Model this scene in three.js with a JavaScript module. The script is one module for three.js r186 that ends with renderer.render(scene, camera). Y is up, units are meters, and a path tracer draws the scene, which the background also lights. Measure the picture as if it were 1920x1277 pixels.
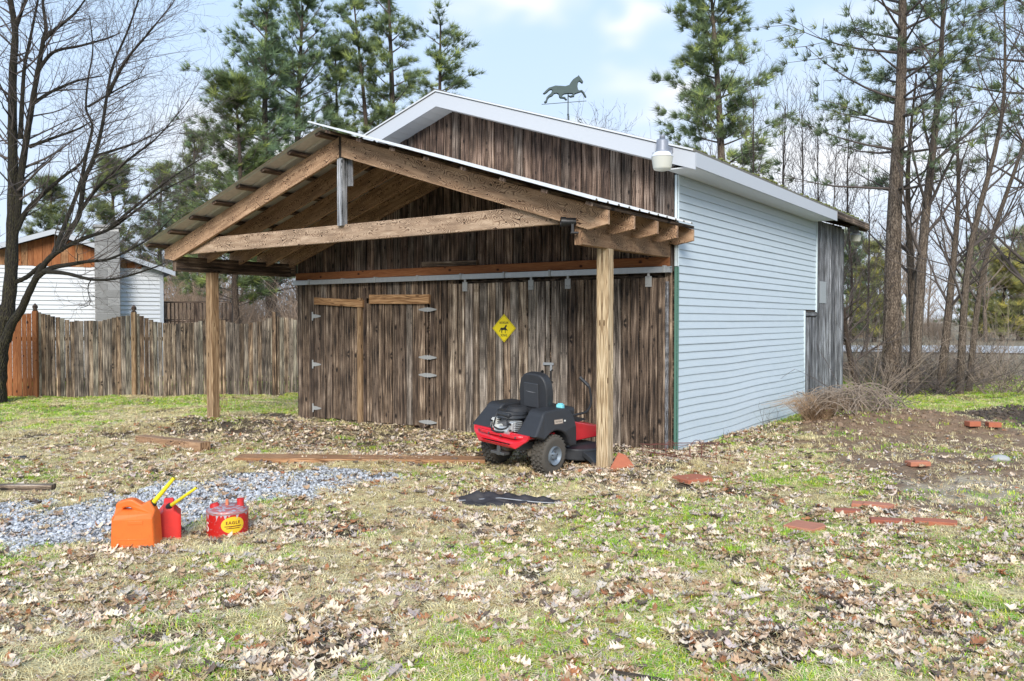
import * as THREE from 'three';
import { mergeGeometries, mergeVertices } from 'three/addons/utils/BufferGeometryUtils.js';
import { RoundedBoxGeometry } from 'three/addons/geometries/RoundedBoxGeometry.js';
import { createNoise2D, createNoise3D } from 'simplex-noise';

// ---------------------------------------------------------------- camera, sky, sun, exposure
const W = 1024, H = 681;
const scene = new THREE.Scene();
const EYE = 1.6, FPX = 1594, PITCH = Math.atan(37.5 / FPX);
const camera = new THREE.PerspectiveCamera(43.66, W / H, 0.1, 900);
camera.position.set(0, EYE, 0);
camera.rotation.x = -PITCH;
const renderer = new THREE.WebGLRenderer({ antialias: true });
renderer.setSize(W, H);
renderer.toneMapping = THREE.LinearToneMapping;
renderer.toneMappingExposure = 1.95;
renderer.shadowMap.enabled = true;

function rng(seed) { let a = seed >>> 0; return () => { a = (a + 0x6D2B79F5) | 0; let t = Math.imul(a ^ (a >>> 15), 1 | a); t = (t + Math.imul(t ^ (t >>> 7), 61 | t)) ^ t; return ((t ^ (t >>> 14)) >>> 0) / 4294967296; }; }
const N2 = createNoise2D(rng(11)), N3 = createNoise3D(rng(12));
const fbm = (x, y, o = 4) => { let s = 0, a = 0.5; for (let i = 0; i < o; i++) { s += a * N2(x, y); x = x * 2.03 + 17.1; y = y * 2.03 - 9.7; a *= 0.5; } return s; };
const clamp = (v, a = 0, b = 1) => Math.min(b, Math.max(a, v));
const mix = (a, b, t) => a + (b - a) * t;
const sstep = (a, b, v) => { const t = clamp((v - a) / (b - a)); return t * t * (3 - 2 * t); };

function makeSky() {                                   // thin bright haze with a few soft puffs of cloud, pale blue between
  const w = 1536, h = 768, d = new Float32Array(w * h * 4);
  const puffs = [[0.0, 30.5 - 9.6, 3.6, 1.5], [-1.2, 23.2, 4.5, 1.0], [8.2, 19.0, 1.4, .8], [10.4, 14.9, 3.4, 1.4], [-16, 10.5, 8, 3.0], [20, 9.5, 9, 2.8], [3, 12, 3, .7]];
  for (let j = 0; j < h; j++) for (let i = 0; i < w; i++) {
    const th = (i + .5) / w * 2 * Math.PI - Math.PI, el = ((j + .5) / h - .5) * Math.PI;
    const x = Math.cos(el) * Math.cos(th), y = Math.sin(el), z = Math.cos(el) * Math.sin(th);
    const e = Math.max(0, el * 180 / Math.PI);
    const t = Math.pow(clamp(e / 55), .75);
    let r = mix(.39, .215, t), g = mix(.485, .355, t), b = mix(.60, .58, t);
    let c = 0;
    const az = Math.atan2(x, -z) * 180 / Math.PI;
    const wx = N3(x * 7, y * 16, z * 7) * 1.6 + N3(x * 19, y * 36, z * 19) * .8, wy = N3(x * 8 + 5, y * 16, z * 8) * .9 + N3(x * 24 + 5, y * 40, z * 24) * .5;
    for (const [pa, pe, sa, se] of puffs) { const q = ((az - pa + wx) / sa) ** 2 + ((e - pe + wy) / se) ** 2; c = Math.max(c, Math.exp(-q * 1.1)); }
    let f = 0, am = .55, sc = 2.2; for (let k = 0; k < 5; k++) { f += am * N3(x * sc + 3, y * sc * 2.6, z * sc); sc *= 2.1; am *= .52; }
    c = Math.max(c * .85, sstep(.16, .8, f) * .45);
    const glow = Math.exp(-e / 11) * .5;
    c = clamp(c + glow);
    r = mix(r, .56, c); g = mix(g, .575, c); b = mix(b, .60, c);
    if (el < 0) { r = .42; g = .40; b = .36; }
    const o = (j * w + i) * 4; d[o] = r; d[o + 1] = g; d[o + 2] = b; d[o + 3] = 1;
  }
  const t = new THREE.DataTexture(d, w, h, THREE.RGBAFormat, THREE.FloatType);
  t.mapping = THREE.EquirectangularReflectionMapping; t.magFilter = THREE.LinearFilter; t.minFilter = THREE.LinearFilter; t.needsUpdate = true;
  return t;
}
scene.background = makeSky();
scene.environment = scene.background;
const sun = new THREE.DirectionalLight(new THREE.Color(1, .95, .88), 2.2);
sun.position.set(-1.5, 18, 22); sun.target.position.set(0, 0, -10);
sun.castShadow = true; sun.shadow.radius = 48; sun.shadow.mapSize.set(2048, 2048);
Object.assign(sun.shadow.camera, { left: -30, right: 30, top: 30, bottom: -30, near: 1, far: 90 });
scene.add(sun, sun.target);

// ---------------------------------------------------------------- helpers
const V = (x, y, z) => new THREE.Vector3(x, y, z);
const cP = Math.cos(PITCH), sP = Math.sin(PITCH);
// a point of the yard, from the survey of the photograph: on the ground, or at a given distance
function ray(px, py) { const a = (px - 960) / FPX, b = -(py - 638.5) / FPX; return V(a, b * cP - sP, -b * sP - cP); }
function gnd(px, py) { const r = ray(px, py), t = -EYE / r.y; return V(r.x * t, 0, r.z * t); }
function at(px, py, d) { const r = ray(px, py), t = d / -r.z; return V(r.x * t, EYE + r.y * t, r.z * t); }

const used = new Map();
function numbered(n) { const k = used.get(n) || 0; used.set(n, k + 1); return k ? `${n}_${String(k).padStart(3, '0')}` : n; }
function tag(o, label, category, group, kind) { if (label) o.userData.label = label; if (category) o.userData.category = category; if (group) o.userData.group = group; if (kind || category) o.userData.kind = kind || 'thing'; return o; }
function thing(name, label, category, pos, turn = 0, group) {
  const o = new THREE.Group(); o.name = numbered(name); if (pos) o.position.copy(pos); o.rotation.y = turn; scene.add(o); return tag(o, label, category, group);
}
function shade(m) { m.castShadow = true; m.receiveShadow = true; return m; }
function part(parent, name, geo, mat, label) { const m = shade(new THREE.Mesh(geo, mat)); m.name = name; parent.add(m); if (label) m.userData.label = label; return m; }
function solo(name, label, category, geo, mat, pos, turn = 0, group, kind) {
  const m = shade(new THREE.Mesh(geo, mat)); m.name = numbered(name); if (pos) m.position.copy(pos); m.rotation.y = turn; scene.add(m); return tag(m, label, category, group, kind);
}
function copyOf(o, label, pos, turn, scale = 1, group) { const c = o.clone(); c.name = numbered(o.name.replace(/_\d{3}$/, '')); c.userData = { ...o.userData, label }; if (group) c.userData.group = group; c.position.copy(pos); c.rotation.y = turn; c.scale.setScalar(scale); scene.add(c); return c; }

// triangles collected into one geometry
class MB {
  constructor() { this.p = []; this.n = []; this.u = []; this.i = []; }
  vert(x, y, z, nx, ny, nz, u, v) { this.p.push(x, y, z); this.n.push(nx, ny, nz); this.u.push(u, v); return this.p.length / 3 - 1; }
  tube(pts, rad, seg = 5, cap = true) {
    const base = this.p.length / 3, k = pts.length; let ref = null, len = 0;
    for (let a = 0; a < k; a++) {
      const t = V(0, 0, 0).subVectors(pts[Math.min(a + 1, k - 1)], pts[Math.max(a - 1, 0)]).normalize();
      if (!ref) ref = Math.abs(t.y) < .9 ? V(0, 1, 0) : V(1, 0, 0);
      const b = V(0, 0, 0).crossVectors(t, ref).normalize(), c = V(0, 0, 0).crossVectors(b, t).normalize(); ref = c.clone();
      if (a) len += pts[a].distanceTo(pts[a - 1]);
      const r = Array.isArray(rad) ? rad[a] : rad;
      for (let s = 0; s <= seg; s++) { const q = s / seg * 6.28318, cs = Math.cos(q), sn = Math.sin(q), nx = b.x * cs + c.x * sn, ny = b.y * cs + c.y * sn, nz = b.z * cs + c.z * sn; this.vert(pts[a].x + nx * r, pts[a].y + ny * r, pts[a].z + nz * r, nx, ny, nz, len / 2.4, s / seg); }
    }
    for (let a = 0; a < k - 1; a++) for (let s = 0; s < seg; s++) { const q = base + a * (seg + 1) + s; this.i.push(q, q + seg + 1, q + 1, q + 1, q + seg + 1, q + seg + 2); }
    if (cap) for (const a of [0, k - 1]) { const d = V(0, 0, 0).subVectors(pts[a], pts[a ? a - 1 : 1]).normalize(), ci = this.vert(pts[a].x, pts[a].y, pts[a].z, d.x, d.y, d.z, 0, 0); const q = base + a * (seg + 1); for (let s = 0; s < seg; s++) this.i.push(ci, q + s, q + s + 1); }
    return this;
  }
  quad(a, b, c, d, u0 = 0, v0 = 0, u1 = 1, v1 = 1) {
    const n = V(0, 0, 0).crossVectors(b.clone().sub(a), d.clone().sub(a)).normalize();
    const q = this.vert(a.x, a.y, a.z, n.x, n.y, n.z, u0, v0); this.vert(b.x, b.y, b.z, n.x, n.y, n.z, u1, v0); this.vert(c.x, c.y, c.z, n.x, n.y, n.z, u1, v1); this.vert(d.x, d.y, d.z, n.x, n.y, n.z, u0, v1);
    this.i.push(q, q + 1, q + 2, q, q + 2, q + 3); return this;
  }
  tri(a, b, c) { const n = V(0, 0, 0).crossVectors(b.clone().sub(a), c.clone().sub(a)).normalize(); const q = this.p.length / 3; for (const [w, u, v] of [[a, 0, 0], [b, 1, 0], [c, .5, 1]]) this.vert(w.x, w.y, w.z, n.x, n.y, n.z, u, v); this.i.push(q, q + 1, q + 2); return this; }
  geo() { const g = new THREE.BufferGeometry(); g.setAttribute('position', new THREE.Float32BufferAttribute(this.p, 3)); g.setAttribute('normal', new THREE.Float32BufferAttribute(this.n, 3)); g.setAttribute('uv', new THREE.Float32BufferAttribute(this.u, 2)); g.setIndex(this.i); return g; }
}
const plain = g => { const r = g.index ? g.toNonIndexed() : g; for (const k of Object.keys(r.attributes)) if (!['position', 'normal', 'uv'].includes(k)) r.deleteAttribute(k); return r; };
const join = list => mergeGeometries(list.map(plain));
const moved = (g, x, y, z, rx = 0, ry = 0, rz = 0) => { const c = g.clone(); c.applyMatrix4(new THREE.Matrix4().compose(V(x, y, z), new THREE.Quaternion().setFromEuler(new THREE.Euler(rx, ry, rz)), V(1, 1, 1))); return c; };
const rbox = (w, h, d, r = .01, s = 2) => new RoundedBoxGeometry(w, h, d, s, r);
const R0 = rng(77);

// a stick of sawn timber: cross-section poly (x, z), grain along y, from y0 to top(x); uv in metres of grain texture
function prism(poly, y0, top, seed = R0() * 1000, bot = null, wob = 0) {
  const pos = [], uv = [], u0 = seed * 7.13 % 1, v0 = seed * 3.71 % 1, U = 2.4, Vv = .6;
  const T = typeof top === 'function' ? top : () => top, B = bot || (() => y0);
  const push = (a, u, v) => { pos.push(a[0], a[1], a[2]); uv.push(u0 + u / U, v0 + v / Vv); };
  let per = 0; const k = poly.length;
  for (let s = 0; s < k; s++) {
    const a = poly[s], b = poly[(s + 1) % k], l = Math.hypot(b[0] - a[0], b[1] - a[1]);
    const A0 = [a[0], B(a[0]), a[1]], B0 = [b[0], B(b[0]), b[1]], A1 = [a[0] + wob, T(a[0]), a[1]], B1 = [b[0] + wob, T(b[0]), b[1]];
    push(A0, A0[1], per); push(B0, B0[1], per + l); push(B1, B1[1], per + l); push(A0, A0[1], per); push(B1, B1[1], per + l); push(A1, A1[1], per);
    per += l;
  }
  for (const [f, up, w] of [[T, 1, wob], [B, 0, 0]]) for (let s = 1; s < k - 1; s++) { const tr = up ? [poly[0], poly[s], poly[s + 1]] : [poly[0], poly[s + 1], poly[s]]; for (const q of tr) push([q[0] + w, f(q[0]), q[1]], q[1] * .4, q[0]); }
  const g = new THREE.BufferGeometry(); g.setAttribute('position', new THREE.Float32BufferAttribute(pos, 3)); g.setAttribute('uv', new THREE.Float32BufferAttribute(uv, 2)); g.computeVertexNormals(); return g;
}
// board standing on y0, face towards +z; x from x0 to x1, back at zb
function board(x0, x1, y0, top, zb, t = .022, c = .003, seed, bot, wob) {
  return prism([[x0, zb], [x0, zb + t - c], [x0 + c, zb + t], [x1 - c, zb + t], [x1, zb + t - c], [x1, zb]], y0, top, seed, bot, wob);
}
// squared timber between two points: w across, h upright
function timber(a, b, w, h, seed, c = .006) {
  const L = a.distanceTo(b), x = w / 2, z = h / 2;
  const g = prism([[-x, -z + c], [-x, z - c], [-x + c, z], [x - c, z], [x, z - c], [x, -z + c], [x - c, -z], [-x + c, -z]], 0, L, seed);
  const d = b.clone().sub(a).normalize(), side = V(0, 0, 0).crossVectors(V(0, 1, 0), d).normalize(); if (side.lengthSq() < .1) side.set(1, 0, 0);
  const up = V(0, 0, 0).crossVectors(side, d).normalize();
  g.applyMatrix4(new THREE.Matrix4().makeBasis(side, d, up).setPosition(a));
  return g;
}

// ---------------------------------------------------------------- textures and materials
function dataTex(w, h, fn, srgb, wrap = THREE.MirroredRepeatWrapping) {
  const d = new Uint8Array(w * h * 4);
  for (let j = 0; j < h; j++) for (let i = 0; i < w; i++) { const c = fn(i / w, j / h, i, j), o = (j * w + i) * 4; d[o] = clamp(c[0]) * 255; d[o + 1] = clamp(c[1]) * 255; d[o + 2] = clamp(c[2]) * 255; d[o + 3] = 255; }
  const t = new THREE.DataTexture(d, w, h); t.magFilter = THREE.LinearFilter; t.minFilter = THREE.LinearMipmapLinearFilter; t.generateMipmaps = true; t.wrapS = t.wrapT = wrap; if (srgb) t.colorSpace = THREE.SRGBColorSpace; t.needsUpdate = true; return t;
}
function woodPair(w, h, val, ramp) {
  const v = new Float32Array(w * h); for (let j = 0; j < h; j++) for (let i = 0; i < w; i++) v[j * w + i] = val(i / w * 2.4, j / h * .6);
  return { map: dataTex(w, h, (a, b, i, j) => ramp(v[j * w + i], i / w, j / h), true), bump: dataTex(w, h, (a, b, i, j) => { const q = v[j * w + i]; return [q, q, q]; }) };
}
const ramp3 = (a, b, c) => t => { t = clamp(t); const k = t < .5 ? t * 2 : t * 2 - 1, p = t < .5 ? a : b, q = t < .5 ? b : c; return [mix(p[0], q[0], k), mix(p[1], q[1], k), mix(p[2], q[2], k)]; };
const knotR = rng(5), knots = Array.from({ length: 12 }, () => [knotR() * 2.4, knotR() * .6, .005 + knotR() * .009]);
function streak(x, y) {                                 // x along the grain (m), y across (m)
  const wv = fbm(x * .8, y * 6, 2) * .02;
  let v = .48 + .42 * fbm(x * .45, (y + wv) * 24, 3) + .36 * fbm(x * 1.3, (y + wv) * 110, 2) + .22 * N2(x * 4, y * 300) + .10 * N2(x * 40, y * 160);
  v += .26 * fbm(x * 1.7 + 40, y * 4, 3);
  const crack = Math.abs(N2(x * .7 + 9, (y + wv) * 55)); if (crack < .045 && N2(x * 1.3, y * 7) > .05) v -= .38;
  for (const [kx, ky, kr] of knots) { const d = Math.hypot((x - kx) * .55, y - ky); if (d < kr * 2.4) v -= .5 * sstep(kr * 2.4, kr * .3, d); }
  return (v - .48) * 1.2 + .44;
}
const TW = woodPair(1024, 512, streak, ramp3([.14, .115, .095], [.56, .50, .445], [.98, .94, .88]));
const TG = { map: dataTex(1024, 512, (a, b) => ramp3([.15, .14, .135], [.57, .56, .555], [.95, .95, .95])(streak(a * 2.4 + 11, b * .6 + 3)), true), bump: TW.bump };
function cath(x, y) {
  const f = y * 9 + fbm(x * 1.3, y * 2.2, 3) * 3.4 + fbm(x * 5, y * 9, 2) * .7;
  const s = f * 3.1 - Math.floor(f * 3.1), line = Math.exp(-((s - .5) ** 2) / .022);
  return .66 + .2 * fbm(x * 1.2, y * 14, 2) - .70 * line * clamp(.62 + fbm(x * 2 + 5, y * 6 + 2, 2)) + .1 * N2(x * 14, y * 260) + .05 * N2(x * 90, y * 200);
}
const TC = woodPair(1024, 512, cath, ramp3([.18, .125, .09], [.65, .54, .435], [.93, .84, .73]));
const TN = woodPair(1024, 512, (x, y) => { let v = .58 + .22 * fbm(x * .7, y * 30 + fbm(x, y * 5, 2) * 2, 3) + .14 * N2(x * 5, y * 210); for (const [kx, ky, kr] of knots) { const d = Math.hypot((x - kx) * .7, y - ky); if (d < kr * 2.6) v -= .55 * sstep(kr * 2.6, kr * .5, d); } return v; }, ramp3([.25, .15, .10], [.66, .48, .34], [.90, .76, .60]));
const TP = woodPair(1024, 512, (x, y) => { let v = .64 + .5 * fbm(x * .8 + 7, y * 34 + fbm(x, y * 5, 2) * 2, 3) + .26 * N2(x * 4, y * 190) + .15 * fbm(x * 2.2, y * 8, 2); const crack = Math.abs(N2(x * .6 + 3, y * 30)); if (crack < .07) v -= .5; return v; }, ramp3([.30, .22, .14], [.69, .60, .475], [.95, .89, .77]));
const rgb = (r, g, b) => new THREE.Color().setRGB(r, g, b);
const std = (c, rough = .8, extra = {}) => new THREE.MeshStandardMaterial({ color: Array.isArray(c) ? rgb(...c) : c, roughness: rough, ...extra });
const wood = (t, c, rough = .88, bs = .004) => std(c, rough, { map: t.map, bumpMap: t.bump, bumpScale: bs });
const speck = dataTex(512, 512, (x, y) => { const v = .80 + .10 * fbm(x * 9, y * 9, 4) + .07 * N2(x * 90, y * 90); return [v, v, v]; }, false);
const grime = dataTex(1024, 512, (x, y) => { const k = fbm(x * 5, y * 5, 4), s = N2(x * 160, y * 120); let v = .95 + .05 * k; if (s > .82 && k > 0) v -= .25; return [v, v * (1 - .02 * clamp(k)), v * (1 - .03 * clamp(k))]; }, false);
const M = {
  gable: [[.52, .42, .38], [.38, .30, .275], [.64, .53, .48], [.46, .42, .41]].map(c => wood(TW, c)),
  barn: [...[[.62, .525, .435], [.42, .355, .305], [.76, .655, .55], [.52, .45, .39]].map(c => wood(TW, c)), wood(TG, [.74, .62, .50])],
  slide: [...[[1, .92, .80], [.82, .70, .58], [.97, .90, .80]].map(c => wood(TW, c)), wood(TG, [1, .86, .70]), wood(TG, [.86, .73, .60])],
  silver: [[.66, .68, .72], [.42, .43, .46], [.86, .88, .92]].map(c => wood(TG, c)),
  fence: [...[[.66, .58, .47], [.82, .74, .62], [.70, .57, .43]].map(c => wood(TW, c)), ...[[.72, .60, .46], [.56, .46, .36], [.64, .57, .43]].map(c => wood(TG, c))],
  fenceOrange: wood(TN, [.76, .52, .35]),
  rafter: [[.94, .84, .77], [.90, .79, .72]].map(c => wood(TC, c)),
  chord: wood(TC, [.84, .83, .84]),
  beam: wood(TC, [.66, .56, .48]), beamDark: wood(TW, [.50, .42, .36]),
  header: wood(TN, [.64, .45, .32]), lintel: wood(TP, [.78, .56, .40]),
  post: wood(TP, [.90, .84, .76]), postBrown: wood(TP, [.55, .45, .37]),
  lumber: wood(TP, [.70, .46, .33]), lumberDark: wood(TC, [.74, .62, .52]), lumberGrey: wood(TW, [.95, .86, .76]),
  purlin: wood(TW, [.42, .34, .30]),
  whitewash: std([.66, .68, .72], .8, { map: TW.bump, bumpMap: TW.bump, bumpScale: .003 }),
  dark: wood(TW, [.50, .42, .35]),
  vinyl: std([.50, .52, .55], .45),
  siding: std([.545, .62, .665], .5, { map: grime }), sidingWhite: std([.64, .655, .67], .55),
  trimGreen: std([.09, .20, .155], .6), trimPale: std([.62, .70, .72], .55),
  galv: std([.55, .57, .58], .42, { metalness: .55, map: speck }), galvDull: std([.50, .52, .53], .6, { metalness: .3, map: speck }),
  sheet: std([.74, .72, .68], .5, { metalness: .15, map: speck }),
  hinge: std([.40, .40, .385], .5, { metalness: .3 }),
  iron: std([.03, .03, .032], .6),
};

// ---------------------------------------------------------------- the ground
const TH = Math.atan2(.566, .8244), BC = V(1.983, 0, -10.294);     // the barn's front right corner; its front runs 34.5 degrees off square
const toBarn = (x, z) => { const dx = x - BC.x, dz = z - BC.z; return [dx * Math.cos(TH) + dz * Math.sin(TH), -dx * Math.sin(TH) + dz * Math.cos(TH)]; };
const fromBarn = (lx, y, lz) => V(BC.x + lx * Math.cos(TH) - lz * Math.sin(TH), y, BC.z + lx * Math.sin(TH) + lz * Math.cos(TH));
const bump = (x, z, cx, cz, rx, rz, h) => h * Math.exp(-(((x - cx) / rx) ** 2 + ((z - cz) / rz) ** 2));
const LP = fromBarn(-6.75, 0, 1.6);
function height(x, z) {
  const d = Math.hypot(x, z);
  let h = fbm(x * .45, z * .45, 3) * .05 + (d < 26 ? fbm(x * 2.3 + 7, z * 2.3, 3) * .022 : 0);
  h *= sstep(0, 3, d);
  h += bump(x, z, LP.x - .1, LP.z + .2, 1.3, .8, .15);
  h += bump(x, z, 5.5, -12.5, 1.0, .7, .24) + bump(x, z, 6.3, -12.2, .9, .6, .12) + bump(x, z, 7.6, -13.2, .9, .45, .22) + bump(x, z, 8.6, -13.0, .8, .45, .16);
  h += bump(x, z, 1.7, -9.15, .5, .35, .07) + bump(x, z, 1.2, -8.6, .5, .3, .05);
  const [lx, lz] = toBarn(x, z);
  if (lx > -7 && lx < .4 && lz < .8 && lz > -8.6) h *= .35;
  if (d > 30) h += sstep(30, 160, d) * -.3;
  return h;
}
const poly = a => (x, z) => { let c = false; for (let i = 0, j = a.length - 1; i < a.length; j = i++) if ((a[i][1] > z) !== (a[j][1] > z) && x < (a[j][0] - a[i][0]) * (z - a[i][1]) / (a[j][1] - a[i][1]) + a[i][0]) c = !c; return c; };
const gravelPoly = poly([[-6.2, -6.6], [-4.34, -7.17], [-3.97, -7.32], [-3.7, -7.72], [-3.26, -8.36], [-2.96, -9.0], [-2.28, -9.0], [-1.45, -8.85], [-1.13, -8.55], [-1.58, -7.84], [-2.08, -7.49], [-2.36, -7.07], [-2.65, -6.36], [-2.81, -5.94], [-3.17, -5.84], [-3.6, -5.8], [-5.6, -5.4]]);
const dirtPoly = poly([[3.0, -7.4], [3.5, -6.7], [4.4, -6.3], [7, -6.4], [13, -9], [13, -12.5], [8.2, -14.0], [6.4, -13.4], [4.3, -12.6], [3.5, -10.6], [3.6, -8.6]]);
const palePoly = poly([[3.6, -8.2], [4.42, -8.75], [5.6, -8.4], [5.6, -7.6], [4.5, -7.2], [3.7, -7.5]]);
const wobx = (x, z, a = .25, f = 1.6) => [x + fbm(x * f, z * f + 3, 3) * a * 2, z + fbm(x * f + 31, z * f, 3) * a * 2];
function cover(x, z) {                                    // what lies where: gravel, bare dirt, green grass, leaves
  const [wx, wz] = wobx(x, z), [lx, lz] = toBarn(x, z), d = Math.hypot(x, z);
  const gravel = gravelPoly(wx, wz) ? 1 : 0;
  let dirt = dirtPoly(wx, wz) ? .9 : 0;
  const pale = palePoly(wx, wz) ? 1 : 0;
  const inBarn = lx > -6.75 && lx < .05 && lz < .02 && lz > -8.3;
  if (lx > -7.6 && lx < .6 && lz > -.2 && lz < 2.5 + fbm(x, z) * .8) dirt = Math.max(dirt, .75);
  if (lx > -.1 && lx < .9 && lz < 0 && lz > -8.6) dirt = Math.max(dirt, .6);
  dirt = Math.max(dirt, sstep(.20, .42, fbm(x * .8 + 20, z * .8 + 4, 3)) * .9);
  for (const [cx, cz, r] of [[-1.35, -6.45, .55], [.1, -6.6, .3], [1.9, -5.9, .35], [1.1, -4.1, .5], [-.9, -4.1, .5], [1.75, -7.9, .55]]) dirt = Math.max(dirt, sstep(r, r * .4, Math.hypot(wx - cx, (wz - cz) * .8)));
  let green = .17 - .06 * sstep(.5, -1.5, x) * sstep(12, 9, d) + fbm(x * .55 + 3, z * .55 - 8, 3) * 1.1 + fbm(x * 2.2, z * 2.2 + 12, 2) * .75;
  green += sstep(-1.5, 1.6, x) * .46 * sstep(9.5, 6.5, d) + .55 * sstep(12.5, 16, d) * (x < 0 ? .75 : 1.2) + .25 * Math.exp(-(((x - 2.2) / .9) ** 2 + ((z + 7.2) / .6) ** 2)) + .2 * Math.exp(-(((x - 3.2) / .9) ** 2 + ((z + 9.4) / .9) ** 2));
  if (lx > -9.5 && lx < 1 && lz > 0 && lz < 4.5) green -= .35;
  green = clamp(sstep(-.02, .6, green)) * (1 - dirt) * (1 - gravel);
  let leaf = .60 + fbm(x * .7 + 50, z * .7, 3) * 1.0 + fbm(x * 2.5, z * 2.5 + 70, 2) * .55;
  leaf *= sstep(15, 11.5, d) * .85 + .10;
  leaf += .5 * Math.exp(-(((x - 1.75) / .75) ** 2 + ((z + 4.3) / .6) ** 2)) + .4 * Math.exp(-(((x + 2.2) / 1.4) ** 2 + ((z + 5.1) / .5) ** 2)) + .35 * Math.exp(-(((x + 3.6) / 1.2) ** 2 + ((z + 9.9) / 1) ** 2));
  const bare = dirtPoly(x, z); if (bare) leaf *= .22; if (gravel) leaf *= .34;
  if (x < -.2 && d < 4.7) leaf *= .5;
  return { gravel, dirt, pale, green, leaf: clamp(leaf), bare, inBarn, lx, lz, d };
}
{
  const ax = (lo, hi, step, far) => { const a = []; for (let v = lo; v <= hi + 1e-6; v += step) a.push(v); let s = step, v = hi; while (v < far) { s *= 1.35; v += s; a.push(v); } s = step; v = lo; while (v > -far) { s *= 1.35; v -= s; a.unshift(v); } return a; };
  const xs = ax(-13, 13, .1, 420), zs = ax(-20, -1, .1, 420), nx = xs.length, nz = zs.length;
  const pos = [], col = [], uv = [], idx = [];
  for (const z of zs) for (const x of xs) {
    const y = height(x, z), c = cover(x, z); pos.push(x, y, z); uv.push(x / 2.7, z / 2.7);
    const n = fbm(x * 1.3 + 5, z * 1.3, 3);
    let r = .165 + n * .12, g = .115 + n * .09, b = .062 + n * .05;
    const fl = sstep(16, 30, c.d);
    const k = c.green * .8; r = mix(r, .13, k); g = mix(g, .15, k); b = mix(b, .045, k);
    r = mix(r, .125 + n * .04, c.dirt * .85); g = mix(g, .09 + n * .03, c.dirt * .85); b = mix(b, .062 + n * .02, c.dirt * .85);
    if (dirtPoly(x, z)) { r += .20; g += .125; b += .075; }
    if (c.pale) { r = .58 + n * .2; g = .475 + n * .18; b = .34 + n * .14; }
    if (c.gravel) { r = .30; g = .31; b = .33; }
    if (Math.hypot((x - 7.8) / 1.1, (z + 13.15) / .55) < 1 + n) { r = .09; g = .07; b = .055; }
    r = mix(r, .40 + n * .08, fl); g = mix(g, .33 + n * .07, fl); b = mix(b, .215, fl);
    if (z < -16 && z > -24 && x > 5.5) { r = mix(r, .2, .7); g = mix(g, .15, .7); b = mix(b, .10, .7); }
    if (z < -13.2 && z > -17.2 + fbm(x * .6, 2) * 1.2 && x > 5.6 + fbm(z * .7, 5)) { r = .22; g = .28; b = .06; }
    col.push(r, g, b);
  }
  for (let j = 0; j < nz - 1; j++) for (let i = 0; i < nx - 1; i++) { const q = j * nx + i; idx.push(q, q + nx, q + 1, q + 1, q + nx, q + nx + 1); }
  const g = new THREE.BufferGeometry(); g.setAttribute('position', new THREE.Float32BufferAttribute(pos, 3)); g.setAttribute('color', new THREE.Float32BufferAttribute(col, 3)); g.setAttribute('uv', new THREE.Float32BufferAttribute(uv, 2)); g.setIndex(idx); g.computeVertexNormals();
  const gt = dataTex(1024, 1024, (x, y) => { const v = .70 + .22 * fbm(x * 30, y * 30, 4) + .3 * N2(x * 150, y * 150) * .6 + .16 * N2(x * 330, y * 330); return [v, v * .97, v * .92]; }, false);
  const gb = dataTex(1024, 1024, (x, y) => { const v = .5 + .3 * fbm(x * 40, y * 40, 4) + .2 * N2(x * 200, y * 200); return [v, v, v]; }, false);
  solo('ground', null, null, g, new THREE.MeshStandardMaterial({ vertexColors: true, map: gt, bumpMap: gb, bumpScale: .02, roughness: 1 }), null, 0, null, 'structure');
  // pale track beyond the thicket
  const rb = new MB(), rp = [[-20, -52], [6, -48], [18, -44.5], [30, -42.5], [46, -41.5], [80, -44]];
  for (let k = 0; k < rp.length - 1; k++) for (let s = 0; s < 6; s++) { const f = s / 6, e = (s + 1) / 6, x0 = mix(rp[k][0], rp[k + 1][0], f), x1 = mix(rp[k][0], rp[k + 1][0], e), z0 = mix(rp[k][1], rp[k + 1][1], f), z1 = mix(rp[k][1], rp[k + 1][1], e), yy = (x, z) => height(x, z) + .13; rb.quad(V(x0, yy(x0, z0) - .05, z0 + 3), V(x1, yy(x1, z1) - .05, z1 + 3), V(x1, yy(x1, z1 - 8), z1 - 8), V(x0, yy(x0, z0 - 8), z0 - 8), x0 / 5, 0, x1 / 5, 1); }
  const rg = rb.geo(); solo('road', null, null, rg, std([.66, .645, .62], .9, { map: speck }), null, 0, null, 'structure');
}

// loose cover: leaves, blades, stones (nobody could count them)
function leafGeo(out, seed, L, curl) {                    // out: half outline [[along, half width]...]; a midrib fold and curled lobes
  const r = rng(seed), mb = new MB(), P = [];
  const z = (x, y) => curl * ((x / L - .5) ** 2) * 1.4 + Math.abs(y) * (.35 + r() * .5) * (seed % 2 ? 1 : -.4) + (r() - .5) * L * .09;
  const mid = out.map(([a]) => V(a * L, 0, 0)), lf = [], rt = [];
  out.forEach(([a, w], k) => { mid[k].y = z(a * L, 0) ; const s = (r() - .5) * .08 * L; lf.push(V(a * L + s, z(a * L, w * L), w * L)); rt.push(V(a * L - s, z(a * L, w * L), -w * L)); });
  for (let k = 0; k < out.length - 1; k++) { mb.tri(mid[k], lf[k], lf[k + 1]); mb.tri(mid[k], lf[k + 1], mid[k + 1]); mb.tri(mid[k], rt[k + 1], rt[k]); mb.tri(mid[k], mid[k + 1], rt[k + 1]); }
  const g = mb.geo(); g.translate(-L / 2, 0, 0); return g;
}
const oak = [[0, .012], [.12, .02], [.2, .16], [.27, .09], [.38, .27], [.46, .13], [.58, .36], [.66, .15], [.78, .25], [.84, .1], [1, .02]];
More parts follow.
